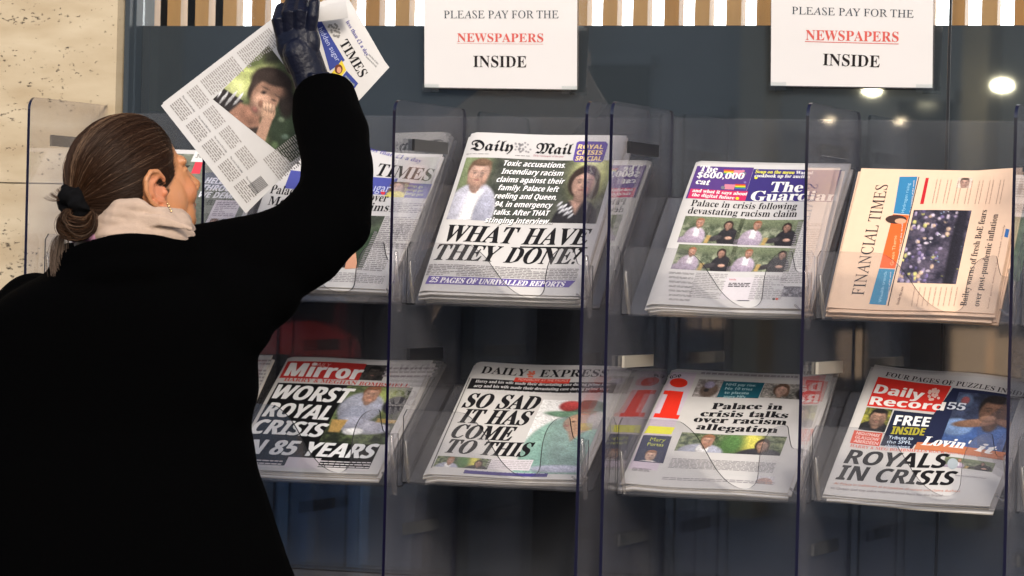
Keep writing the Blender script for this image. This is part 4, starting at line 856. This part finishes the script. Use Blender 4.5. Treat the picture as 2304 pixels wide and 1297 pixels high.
# sleeve lip
# head, built in its own frame in centimetres: x forward, y to her left, z up
HY, HP = R(37), R(19); HS = .0098
Fh = RV*math.cos(HY)+DV*math.sin(HY); Lh = UV.cross(Fh); Ff = Fh*math.cos(HP)+UV*math.sin(HP); Uh = UV*math.cos(HP)-Fh*math.sin(HP)
HM = Matrix((Ff, Lh, Uh)).transposed()
EAR = at(354, 436, YB-.04); HO = EAR-(HM @ Vector((-1.2, -7.6, -.2)))*HS
def hw_(p): return HO+(HM @ Vector(p))*HS
mb = MB()
mb.ell((-1.5, 0, 3), (9.2, 7.3, 8.6), nu=40, nv=24); mb.ell((3.3, 0, -1.5), (5.7, 6.1, 7.8), nu=32, nv=20); mb.ell((3.0, 0, -6.0), (5.2, 5.3, 4.6), nu=28, nv=16); mb.ell((5.9, 0, -8.7), (2.1, 2.6, 1.8))
mb.tube([(8.0, 0, 2.0), (8.9, 0, .2), (9.8, 0, -1.4), (10.3, 0, -2.2)], [.9, .8, .85, .95], 14); mb.ell((9.2, 1.05, -2.6), (1.1, .8, .7)); mb.ell((9.2, -1.05, -2.6), (1.1, .8, .7))
for sg in (-1, 1):
    mb.ell((6.6, sg*2.6, 2.7), (1.2, 2.5, 1.1)); mb.ell((5.0, sg*3.9, -2.0), (3.0, 2.0, 2.8)); mb.ell((6.4, sg*3.0, .75), (1.2, 1.5, 1.1)); mb.ell((6.6, sg*3.05, 1.35), (1.15, 1.7, .35)); mb.ell((3.2, sg*4.0, -5.4), (3.4, 1.9, 3.4)); mb.ell((1.8, sg*4.9, -2.2), (3.6, 2.0, 4.2))
mb.ell((8.0, 0, -5.0), (1.1, 2.2, .6)); mb.ell((7.8, 0, -6.0), (1.1, 1.9, .7)); mb.ell((7.1, 0, -4.2), (1.5, 2.6, 1.8)); mb.ell((7.0, 0, -7.2), (1.4, 2.4, 1.3))
mb.tube([(-1.5, 0, -3), (-3.0, 0, -8), (-6.5, 0, -15), (-9, 0, -21)], [6.0, 5.6, 5.8, 7.0], 24)
# near ear (and the far one): rim, fold, bowl, lobe
for sg in (-1, 1):
    e3 = lambda x, y, z: (x-.2, sg*(y+.35), z)
    mb.tube([e3(.7, 7.0, .4), e3(.5, 7.7, 1.9), e3(-.5, 8.2, 3.3), e3(-1.9, 8.6, 3.7), e3(-3.2, 8.8, 2.8), e3(-3.7, 8.8, 1.0), e3(-3.2, 8.5, -.9), e3(-2.1, 8.0, -2.2), e3(-1.0, 7.6, -3.1), e3(-.1, 7.2, -2.8)], [.36, .40, .42, .45, .46, .44, .42, .50, .62, .5], 9)
    mb.tube([e3(-.4, 7.9, 2.4), e3(-1.9, 8.15, 1.7), e3(-2.4, 8.1, .2), e3(-1.8, 7.9, -1.1), e3(-.6, 7.6, -1.7)], .34, 8)
    mb.ell(e3(-1.6, 7.14, .4), (2.3, .75, 3.0)); mb.ell(e3(-2.6, 7.9, 1.4), (.9, .45, 1.9)); mb.ell(e3(-1.2, 7.9, 2.9), (1.3, .4, .7)); mb.ell(e3(.2, 7.5, -.4), (.55, .6, .6)); mb.ell(e3(-.6, 7.2, -2.4), (1.0, .55, 1.2))
mb.v = [tuple(hw_(p)) for p in mb.v]; v, f = remeshed(mb, .0020, 9)
loc = (v-np.array(HO)) @ np.array(HM)/HS
cols = np.tile(np.array([.47, .205, .088]), (len(v), 1))  # skin tone pushed to orange, warm lamplight on her put into the colour
def tint(mask, c, k): 
    m_ = np.clip(mask, 0, 1)[:, None]*k; cols[:] = cols*(1-m_)+np.array(c)*m_
X, Yl, Zl = loc.T
tint(1-np.hypot((X-6)/3.5, (np.abs(Yl)-4.2)/3, ((Zl+2)/2.6))**2 if False else 1-((X-6)**2/12+(np.abs(Yl)-4.4)**2/6+(Zl+2)**2/7), (.56, .19, .085), .7)
tint(1.6-((X-8.9)**2/1.6+Yl**2/4.6+(Zl+5.5)**2/1.1), (.42, .10, .07), .9)
tint(1.5-((np.abs(Yl)-3.1)**2/4+(Zl-3.0-.0*X)**2/.10+(X-8.2)**2/4), (.08, .045, .03), .9)
tint(1.4-((X+1.2)**2/6+(np.abs(Yl)-8.0)**2/1.6+(Zl-.4)**2/8), (.56, .17, .09), .55)
tint((vnoise(X*.05+1, Zl*.05+1, 8, 8, 3)-.5)*1.2, (.44, .16, .07), .5)
q = NT('skin'); a = q.new('VertexColor'); a.layer_name = 'col'; q.link(a.outputs[0], q.b.inputs['Base Color']); q.b.inputs['Roughness'].default_value = .42; q.b.inputs['Subsurface Weight'].default_value = .12; q.b.inputs['Subsurface Radius'].default_value = (.01, .004, .002); q.b.inputs['Subsurface Scale'].default_value = .6
tc = q.new('TexCoord'); nz = q.new('TexNoise', i_Scale=420.0, i_Detail=3.0); q.link(tc.outputs['Object'], nz.inputs['Vector']); bp = q.new('Bump', i_Strength=.22, i_Distance=.002); q.link(nz.outputs['Fac'], bp.inputs['Height']); q.link(bp.outputs[0], q.b.inputs['Normal'])
body = pobj('body', (v, f), q.m, cols=cols)
eye_m = plain('eye_white', (.7, .66, .62), .15); iris_m = plain('iris', (.05, .03, .015), .1)
for sg in (-1, 1):
    b = MB(); b.ell(hw_((6.25, sg*2.9, .8)), (.0118, .0118, .0118)); o = b.build('eye', eye_m, smooth=True); place(o)
    b = MB(); b.ell(hw_((7.22, sg*2.9, .85)), (.0048,)*3); o2 = b.build('iris', iris_m, smooth=True); o2.parent = o
    b = MB()
    for k in range(12):
        aa = -.9+k*.16; p = Vector((7.25+.25*math.cos(aa*1.2), sg*(3.0+1.35*math.sin(aa)), 1.45)); b.tube([hw_(p), hw_(p+Vector((.45, sg*.25*math.sin(aa), .22)))], .00028, 4)
    place(b.build('eyelashes', M['black']))
# hair: slicked back from the hairline to the tie
C0 = np.array([-1.5, 0, 3.0]); ER = np.array([9.75, 7.85, 9.15]); BUN = np.array([-11.2, -.4, 1.6])
def nrm(a): return a/np.linalg.norm(a, axis=-1, keepdims=True)
bd = nrm(BUN-C0); e1 = nrm(np.cross(bd, [0, 1, 0])); e2 = np.cross(bd, e1)
ctrl = np.array([(7.6, 0, 7.6), (7.0, -3.4, 7.2), (6.1, -5.4, 5.8), (4.6, -6.8, 3.6), (4.1, -7.2, 1.2), (3.1, -7.3, -.6), (1.6, -7.4, -1.6), (.2, -7.5, -.6), (-2.6, -7.4, -2.2), (-4.6, -6.4, -4.8), (-6.4, -3.4, -6.4), (-7.0, 0, -6.8)], float)
ctrl = np.concatenate([ctrl, (ctrl*np.array([1, -1, 1]))[1:-1][::-1]])
cdv = nrm(ctrl-C0); az = np.arctan2(cdv @ e2, cdv @ e1); th = np.arccos(np.clip(cdv @ bd, -1, 1)); od = np.argsort(az); az = az[od]; th = th[od]
azp = np.concatenate([az-2*np.pi, az, az+2*np.pi]); thp = np.tile(th, 3)
def hairpt(phi, t, off):
    """phi azimuth round the tie, t 0 at the hairline .. 1 at the tie, off in cm above the scalp"""
    T = np.interp(phi, azp, thp)*(1-t); d = bd*np.cos(T)[..., None]+(e1*np.cos(phi)[..., None]+e2*np.sin(phi)[..., None])*np.sin(T)[..., None]
    r_ = 1/np.sqrt(((d/ER)**2).sum(-1)); near = np.clip(1-T/.32, 0, 1)
    return C0+d*(r_+off+near**1.5*1.3)[..., None]
def toW(P): return np.array(HO)[None]+(P.reshape(-1, 3) @ np.array(HM).T)*HS
nphi, ntt = 128, 34
ph, tt = np.meshgrid(np.linspace(0, 2*np.pi, nphi+1)[:-1]-np.pi, np.linspace(.02, .985, ntt)); hn = vnoise((ph+4)/7, tt*0, 120, 1, 8)
P = hairpt(ph, tt, -.35+.50*np.clip(tt*7-.1, 0, 1)+.16*hn*np.clip(tt*8, 0, 1)); W_ = toW(P)
F = [(j*nphi+i, j*nphi+(i+1) % nphi, (j+1)*nphi+(i+1) % nphi, (j+1)*nphi+i) for j in range(ntt-1) for i in range(nphi)]
q = NT('hair'); a = q.new('VertexColor'); a.layer_name = 'col'; q.link(a.outputs[0], q.b.inputs['Base Color']); q.b.inputs['Roughness'].default_value = .46; q.b.inputs['Specular IOR Level'].default_value = .17; M['hair'] = q.m
hcol = np.array([.024, .0098, .0038]); F = [g[::-1] for g in F]
pobj('hair', (W_, F), M['hair'], cols=np.tile(hcol, (len(W_), 1))*(.85+.3*hn.ravel())[:, None])
def strands(name, paths, rad, cols_):
    """paths (n,k,3) -> fine three sided strands in one mesh"""
    n, k, _ = paths.shape; t = np.gradient(paths, axis=1); t = nrm(t); a = nrm(np.cross(t, np.array(FWD)+np.array([.01, .02, .03]))); b = np.cross(t, a)
    rr = (rad*np.interp(np.linspace(0, 1, k), [0, .08, .9, 1], [.3, 1, 1, .4]))[None, :, None]
    V = np.stack([paths+rr*(a*math.cos(c)+b*math.sin(c)) for c in (0, 2.094, 4.189)], 2).reshape(-1, 3)
    ii = (np.arange(n)[:, None]*k+np.arange(k-1)[None]).ravel()*3; F = []
    for s_ in range(3): s2 = (s_+1) % 3; F.append(np.stack([ii+s_, ii+s2, ii+3+s2, ii+3+s_], -1))
    F = np.concatenate(F); me = bpy.data.meshes.new(name); me.vertices.add(len(V)); me.vertices.foreach_set('co', V.astype(np.float32).ravel())
    me.loops.add(F.size); me.loops.foreach_set('vertex_index', F.astype(np.int32).ravel()); me.polygons.add(len(F)); me.polygons.foreach_set('loop_start', np.arange(0, F.size, 4, dtype=np.int32))
    me.update(calc_edges=True); me.polygons.foreach_set('use_smooth', np.ones(len(F), bool)); me.materials.append(M['hair'])
    ca = me.color_attributes.new('col', 'FLOAT_COLOR', 'POINT'); c4 = np.ones((len(V), 4), np.float32); c4[:, :3] = np.repeat(cols_, k*3, axis=0); ca.data.foreach_set('color', c4.ravel())
    o = bpy.data.objects.new(name, me); COL.objects.link(o); return place(o)
NS = 5200; rs = np.random.RandomState(11)
phi = rs.uniform(-np.pi, np.pi, NS); t0 = np.where(rs.rand(NS) < .55, rs.uniform(0, .04, NS), rs.uniform(0, .55, NS)); kk = 16
t0 = t0-(rs.rand(NS) < .5)*rs.uniform(0, .05, NS); T = t0[:, None]+(1-t0[:, None])*np.linspace(0, 1, kk)[None]*.99; wob = (rs.uniform(-.05, .05, NS)[:, None])*np.sin(T*3.0+rs.uniform(0, 6, NS)[:, None])
lump = vnoise((phi+4)/7, phi*0, 120, 1, 8)
PP = hairpt(phi[:, None]+wob, T, (-.30+.55*np.clip((T)*7, 0, 1))+(rs.uniform(.0, .16, NS)+.16*lump)[:, None]*np.clip(T*5, 0, 1))
cs = np.tile(hcol, (NS, 1))*rs.uniform(.72, 1.4, NS)[:, None]; lite = vnoise((phi+5)/9, phi*0+.3, 90, 1, 21) > .72; grey = rs.rand(NS) < .07
up_ = np.clip((PP[:, 8, 2]-2)/8, 0, 1); sel = (lite & (rs.rand(NS) < .55)) | (grey & (up_ > .3)); cs[sel] = np.array([.115, .070, .043])*rs.uniform(.5, 1.5, sel.sum())[:, None]  # paler strands, grey ones on top, partly paint in the sheen of light
strands('hair_strands', toW(PP).reshape(NS, kk, 3), .00030, cs)
# tie, looped tail, loose ends
BW = Vector(toW((BUN-C0)*1.10+C0)[0])
tie = MB(); back = Vector(tuple(toW(BUN)[0]))-Vector(tuple(toW(C0)[0])); back.normalize(); ta = back.orthogonal().normalized(); tb_ = back.cross(ta)
ring = [BW+ta*.017*math.cos(t)+tb_*.017*math.sin(t)+back*.003*math.sin(7*t) for t in np.linspace(0, 2*math.pi, 40)]
tie.tube(ring, [.0135+.0035*math.sin(k*1.9)+.002*math.sin(k*3.3) for k in range(40)], 12); vv_, ff_ = remeshed(tie, .0025, 2); pobj('hair_tie', (vv_, ff_), plain('black_velvet', (.003, .003, .0035), .95, spec=.1))
TB = BW+back*.006
def bez(ps, k):
    t = np.linspace(0, 1, k)[:, None]; ps = [np.array(p) for p in ps]; n = len(ps)-1
    return sum(math.comb(n, i)*(1-t)**(n-i)*t**i*ps[i][None] for i in range(n+1))
paths = []; cs = []
bx = lambda dx, dy, dz: np.array(TB+RV*dx+UV*dy+DV*dz)
for i in range(1000):
    u1, u2 = rs.normal(0, 1, 2); s_ = rs.uniform(.2, 1.08); w1 = rs.uniform(-1, 1)
    paths.append(bez([bx(.004+u1*.004, -.004, u2*.006), bx(-.026*s_+.012*w1, -.018, u2*.011), bx(-.012+.020*w1, -.066*s_, u2*.014), bx(.036+.012*w1, -.066*s_, u2*.014), bx(.054*s_, -.028+.010*w1, u2*.011), bx(.036, -.014+.01*w1, u2*.006)], 16))
    cs.append(hcol*rs.uniform(.7, 2.4) if rs.rand() < .75 else np.array([.10, .06, .035])*rs.uniform(.5, 1.2))
strands('pony_tail', np.array(paths), .00048, np.array(cs))
paths = []; cs = []
for i in range(150):
    u1 = rs.normal(0, .0035); u2 = rs.normal(0, .004); s_ = rs.uniform(.7, 1.05)
    paths.append(bez([bx(-.012+u1, -.045, u2), bx(-.022+u1*2, -.085*s_, u2), bx(-.026+u1, -.125*s_, u2*2), bx(-.006+u1*2, -.150*s_, u2), bx(.010+u1*3, -.138*s_-.002, u2)], 16)); cs.append(np.array([.12, .085, .065])*rs.uniform(.4, 1.3))
for i in range(26):
    a0 = rs.uniform(-.01, .01); paths.append(bez([bx(a0, .01, 0), bx(-.018+a0, .012+a0, 0), bx(-.026+a0*1.5, .022+a0, 0)], 16)); cs.append(hcol*2)
for i in range(60):
    p_ = rs.uniform(-np.pi, np.pi); a_ = rs.uniform(0, .7); q3 = hairpt(np.full(6, p_), np.linspace(a_, a_+.22, 6), np.array([.1, .35, .55, .65, .8, .9])*rs.uniform(.4, 1.1)); w3 = toW(q3)
    paths.append(np.array([[np.interp(x, np.arange(6), w3[:, k]) for k in range(3)] for x in np.linspace(0, 5, 16)])); cs.append(hcol*2.2)
strands('loose_hair', np.array(paths), .00040, np.array(cs))
# scarf: soft folds wound round the neck
mb = MB(); rr_ = random.Random(3)
for k in range(6):
    q_ = k/5; xl = 236-50*q_; xr = 402+44*min(1, q_*1.2); yn = 468+13.5*k; cc = (at(xl, yn, YB-.01)+at(xr, yn, YB-.01))/2; hwid = (xr-xl)/2/1445; ring = []
    for j in range(41):
        t = 2*math.pi*j/40; near = -math.sin(t)
        ring.append(cc+RV*hwid*math.cos(t)+DV*(.074+.006*q_)*math.sin(t)+UV*(-.018*(1-near)*.5-.010*max(0, math.cos(t))*q_*1.6+.004*math.sin(2*t+k)+.0022*math.sin(7*t+k*2)))
    mb.tube(ring, [.0098+.0026*math.sin(j*.5+k)+.0012*math.sin(j*1.7) for j in range(41)], 12)
core = [at(300, 470, YB), at(300, 560, YB)]; mb.tube(core, [.055, .085], 20)
for k in range(3): mb.tube([at(225-8*k, 500+9*k, YB-.075), at(290, 486+12*k, YB-.088), at(360, 488+8*k, YB-.08), at(432, 512+3*k, YB-.05)], [.003, .0042, .004, .002], 8)
v, f = remeshed(mb, .0026, 3); pobj('scarf', (v, f), plain('cream_scarf', (.44, .325, .25), .9, noise=.10, nscale=50, bump=.15, bscale=500))
b = MB(); pk = [at(165, 541, YB-.05), at(185, 531, YB-.075), at(210, 535, YB-.09), at(232, 541, YB-.085)]; b.tube(pk, [.004, .009, .008, .003], 8); place(b.build('scarf_fringe', plain('pink_fringe', (.42, .20, .30), .9), smooth=True))
gold = plain('gold', (.75, .55, .28), .2, metal=1)
for (x, y, r_) in ((377, 459, .0016), (380, 465, .0021), (383, 471, .0016), (385, 476, .0020)):
    b = MB(); b.ell(at(x, y, YB-.125), (r_,)*3, nu=10, nv=6); place(b.build('earring', gold, smooth=True))
# glove and hand
GY = -.285
mb = MB()
mb.tube([at(722, 240, GY-.0), at(706, 196, GY), at(694, 160, GY-.004), at(678, 120, GY-.008)], [.033, .031, .0295, .031], 18, sy=.8)
mb.ell(at(668, 100, GY-.008), (.036, .017, .033)); mb.ell(at(676, 124, GY-.006), (.032, .019, .030)); mb.ell(at(645, 92, GY-.006), (.018, .015, .026)); mb.ell(at(698, 98, GY-.006), (.017, .015, .026))
for (pts, r0) in (([(636, 82, -.006), (627, 46, -.016), (634, 22, .002), (642, 34, .045), (646, 62, .058)], .0122), ([(654, 74, -.008), (650, 30, -.018), (656, 8, .004), (662, 22, .050), (664, 54, .062)], .0125), ([(676, 72, -.008), (675, 28, -.016), (680, 4, .006), (684, 20, .050), (686, 52, .060)], .0122), ([(698, 76, -.006), (704, 36, -.012), (707, 10, -.006), (708, -4, .006)], .0098)):
    mb.tube([at(x, y, GY+d_) for (x, y, d_) in pts], [r0, r0*1.0, r0*.95, r0*.9, r0*.8][:len(pts)], 12)
mb.tube([at(664, 150, GY+.004), at(646, 118, GY+.022), at(640, 92, GY+.034), at(646, 72, GY+.036)], [.016, .0135, .012, .0105], 12)
for k, (y, w_) in enumerate(((168, 29), (181, 31), (196, 33))):
    mb.tube([at(702-w_*1.25+k*4, y-3, GY-.014), at(704+k*4, y+3, GY-.0275), at(704+w_*1.2+k*4, y-2, GY-.014)], [.003, .0042, .003], 8)
v, f = remeshed(mb, .0016, 2)
pobj('glove', (v, f), plain('navy_leather', (.003, .004, .013), .46, spec=.26, noise=.3, nscale=30, bump=.25, bscale=110))
# trousers and boots below the coat hem
for sx in (-.10, .10):
    base = Vector((pw.location.x, YB, 0))+RV*sx
    b = MB(); b.tube([base+UV*.85, base+UV*.5, base+UV*.12], [.10, .08, .06], 16); place(b.build('trouser_leg', plain('black_trousers', (.008, .008, .010), .9), smooth=True))
    b = MB(); b.tube([base+UV*.20, base+UV*.10, base+UV*.055+Fh*.03, base+UV*.045+Fh*.15], [.052, .05, .048, .038], 14); b.box(tuple(base+Vector((-.04, -.05, .0))), tuple(base+Vector((.05, .05, .03)))); place(b.build('boot', plain('black_boot', (.01, .01, .01), .4)))

# ------------------------------------------------------------------ across the street (seen mirrored in the dark glass)
BY = -13.0
stone = plain('pale_stone', (.46, .46, .45), .85, noise=.25, nscale=3, bump=.2, bscale=30); dark = plain('dark_window', (.03, .035, .04), .15, spec=.6); warm = plain('lit_shop_window', (.4, .3, .2), .5, emit=(1.0, .66, .38), estr=.7); tanc = plain('sandstone_pilaster', (.50, .41, .28), .8, noise=.2, nscale=6)
ob = thing('building', 'pale stone building across the street, mirrored in the dark glass', 'building', (-6, BY, 0))
b = MB(); b.box((-22, BY-6, 0), (12, BY-.3, 4.4)); rel(b.build('wall', stone), ob)
for px in (330, 1220, 1690, 2190, 2700):
    c = mirrored(px, 500, BY); b = MB(); b.box((c.x-.075, BY-.3, 0), (c.x+.075, BY+.05, 4.4)); rel(b.build('pilaster', tanc), ob)
for (pa, pb_, za, zb_) in ((420, 700, .5, 2.3), (760, 1120, .5, 2.0), (1290, 1420, .9, 2.6), (1500, 1600, .5, 2.3), (1790, 1930, .2, 2.2), (1990, 2110, .5, 2.4), (2290, 2460, .4, 2.1)):
    xa, xb = sorted((mirrored(pa, 500, BY).x, mirrored(pb_, 500, BY).x))
    b = MB(); b.box((xa, BY-.298, za), (xb, BY-.26, zb_)); o = b.build('window', dark); rel(o, ob)
    b = MB(); b.box((xa-.04, BY-.297, zb_), (xb+.04, BY-.18, zb_+.06)); b.build('lintel', stone, o).location = -o.location*0
for (pa, pb_, ya, yb) in ((2150, 2225, 740, 850), (2245, 2304, 760, 870), (1895, 1930, 745, 850), (985, 1035, 690, 800), (1560, 1610, 700, 740), (1700, 1725, 280, 380), (2176, 2215, 250, 400)):
    p0, p1 = mirrored(pa, ya, BY), mirrored(pb_, yb, BY); xa, xb = sorted((p0.x, p1.x)); b = MB(); b.box((xa, BY-.2, p1.z), (xb, BY+.06, p0.z)); rel(b.build('lit_window', warm if ya > 500 else tanc), ob)
bulb = plain('lit_lamp', (1, 1, 1), .5, emit=(1, .93, .62), estr=60)
bulb2 = plain('dim_lamp', (1, 1, 1), .5, emit=(1, .80, .50), estr=14)
for (px, py, r_) in ((2255, 193, .056), (1962, 203, .048), (1868, 271, .030), (2027, 276, .030)):
    c = mirrored(px, py, BY+.4); t = thing('street_lamp', {2255: 'lit oval wall lamp mirrored in the glass right of the upright joint', 1962: 'lit lamp mirrored just under the lower edge of the right notice', 1868: 'small lit lamp mirrored above the grey holder bar', 2027: 'small lit lamp mirrored over the salmon paper'}[px], 'lamp', c, 'lamps across the street')
    b = MB(); b.ell((0, 0, 0), (r_*1.05, r_*.6, r_*.55)); b.build('lamp_glass', bulb if py < 250 else bulb2, t, True)
    b = MB(); b.tube([(0, -.02, r_*.5), (0, -.3, r_*.7)], .012, 8); b.build('bracket', M['black'], t)
# a passer-by in jeans carrying a red bag
fp = mirrored(725, 1150, -5.0); PX, PYY = fp.x, -5.0
pp = thing('person', 'passer-by in blue jeans with a red shoulder bag, mirrored below the black tabloid', 'person', (PX, PYY, 0))
def vv(x, y, z): return (PX+x, PYY+y, z)
def plc(o): o.parent = pp; o.location = o.location-pp.location; return o
mb = MB(); mb.ell(vv(0, .02, 1.60), (.078, .095, .12)); mb.tube([vv(0, 0, 1.52), vv(0, 0, 1.40)], .055, 14); mb.ell(vv(0, .11, 1.59), (.014, .02, .02)); mb.ell(vv(0, 0, 1.2), (.15, .09, .26)); mb.ell(vv(0, 0, .95), (.15, .1, .12))
for sg in (-1, 1):
    mb.tube([vv(sg*.18, 0, 1.38), vv(sg*.23, -.02, 1.12), vv(sg*.24, .06, .90), vv(sg*.24, .09, .82)], [.05, .042, .034, .036], 12)
    for k in range(4): mb.tube([vv(sg*.24, .07+.02*k, .80), vv(sg*(.238), .075+.02*k, .755), vv(sg*.232, .078+.02*k, .725)], [.010, .009, .008], 6)
    mb.tube([vv(sg*.235, .07, .82), vv(sg*.205, .10, .77)], [.012, .010], 6)
    mb.tube([vv(sg*.09, 0, .92), vv(sg*.10, .02, .5), vv(sg*.11, -.01, .10)], [.085, .058, .042], 12)
v, f = remeshed(mb, .008, 3); plc(obj('body', v, f, plain('skin_tone', (.45, .26, .17), .5), None, True))
mb = MB(); mb.ell(vv(0, 0, 1.22), (.19, .125, .30)); mb.ell(vv(0, 0, 1.02), (.18, .13, .16))
for sg in (-1, 1): mb.tube([vv(sg*.17, 0, 1.39), vv(sg*.23, -.02, 1.12), vv(sg*.24, .06, .88)], [.07, .058, .048], 12)
v, f = remeshed(mb, .01, 4); plc(obj('jacket', v, f, plain('dark_jacket', (.02, .02, .026), .8), None, True))
mb = MB(); mb.ell(vv(0, 0, .93), (.17, .12, .12))
for sg in (-1, 1): mb.tube([vv(sg*.09, 0, .92), vv(sg*.10, .02, .5), vv(sg*.11, -.01, .08)], [.10, .075, .066], 12)
v, f = remeshed(mb, .01, 3); plc(obj('jeans', v, f, plain('blue_denim', (.20, .37, .66), .85, noise=.4, nscale=14), None, True))
mb = MB(); mb.ell(vv(0, -.02, 1.63), (.09, .10, .11)); v, f = remeshed(mb, .008, 2); plc(obj('hair', v, f, plain('dark_hair', (.02, .015, .01), .6), None, True))
for sg in (-1, 1): b = MB(); b.tube([vv(sg*.11, -.04, .05), vv(sg*.11, .16, .04)], [.05, .04], 12); plc(b.build('shoe', M['black'], smooth=True))
zc = mirrored(735, 786, -4.8).z
hb = thing('handbag', 'bright red handbag carried by the passer-by in blue jeans', 'handbag', (PX, PYY+.15, zc))
mb = MB(); mb.ell((0, 0, 0), (.19, .06, .095)); mb.ell((-.10, .0, -.01), (.09, .055, .08)); mb.ell((.10, .0, -.01), (.09, .055, .08)); v, f = remeshed(mb, .006, 2); obj('bag_body', v, f, plain('red_leather', (.85, .02, .012), .4), hb, True)
b = MB(); b.tube([(-.12, 0, .03), (-.10, -.08, .22), (0, -.14, .32), (.10, -.08, .22), (.12, 0, .03)], .009, 8); b.build('strap', plain('red_strap', (.5, .02, .015), .4), hb, True)
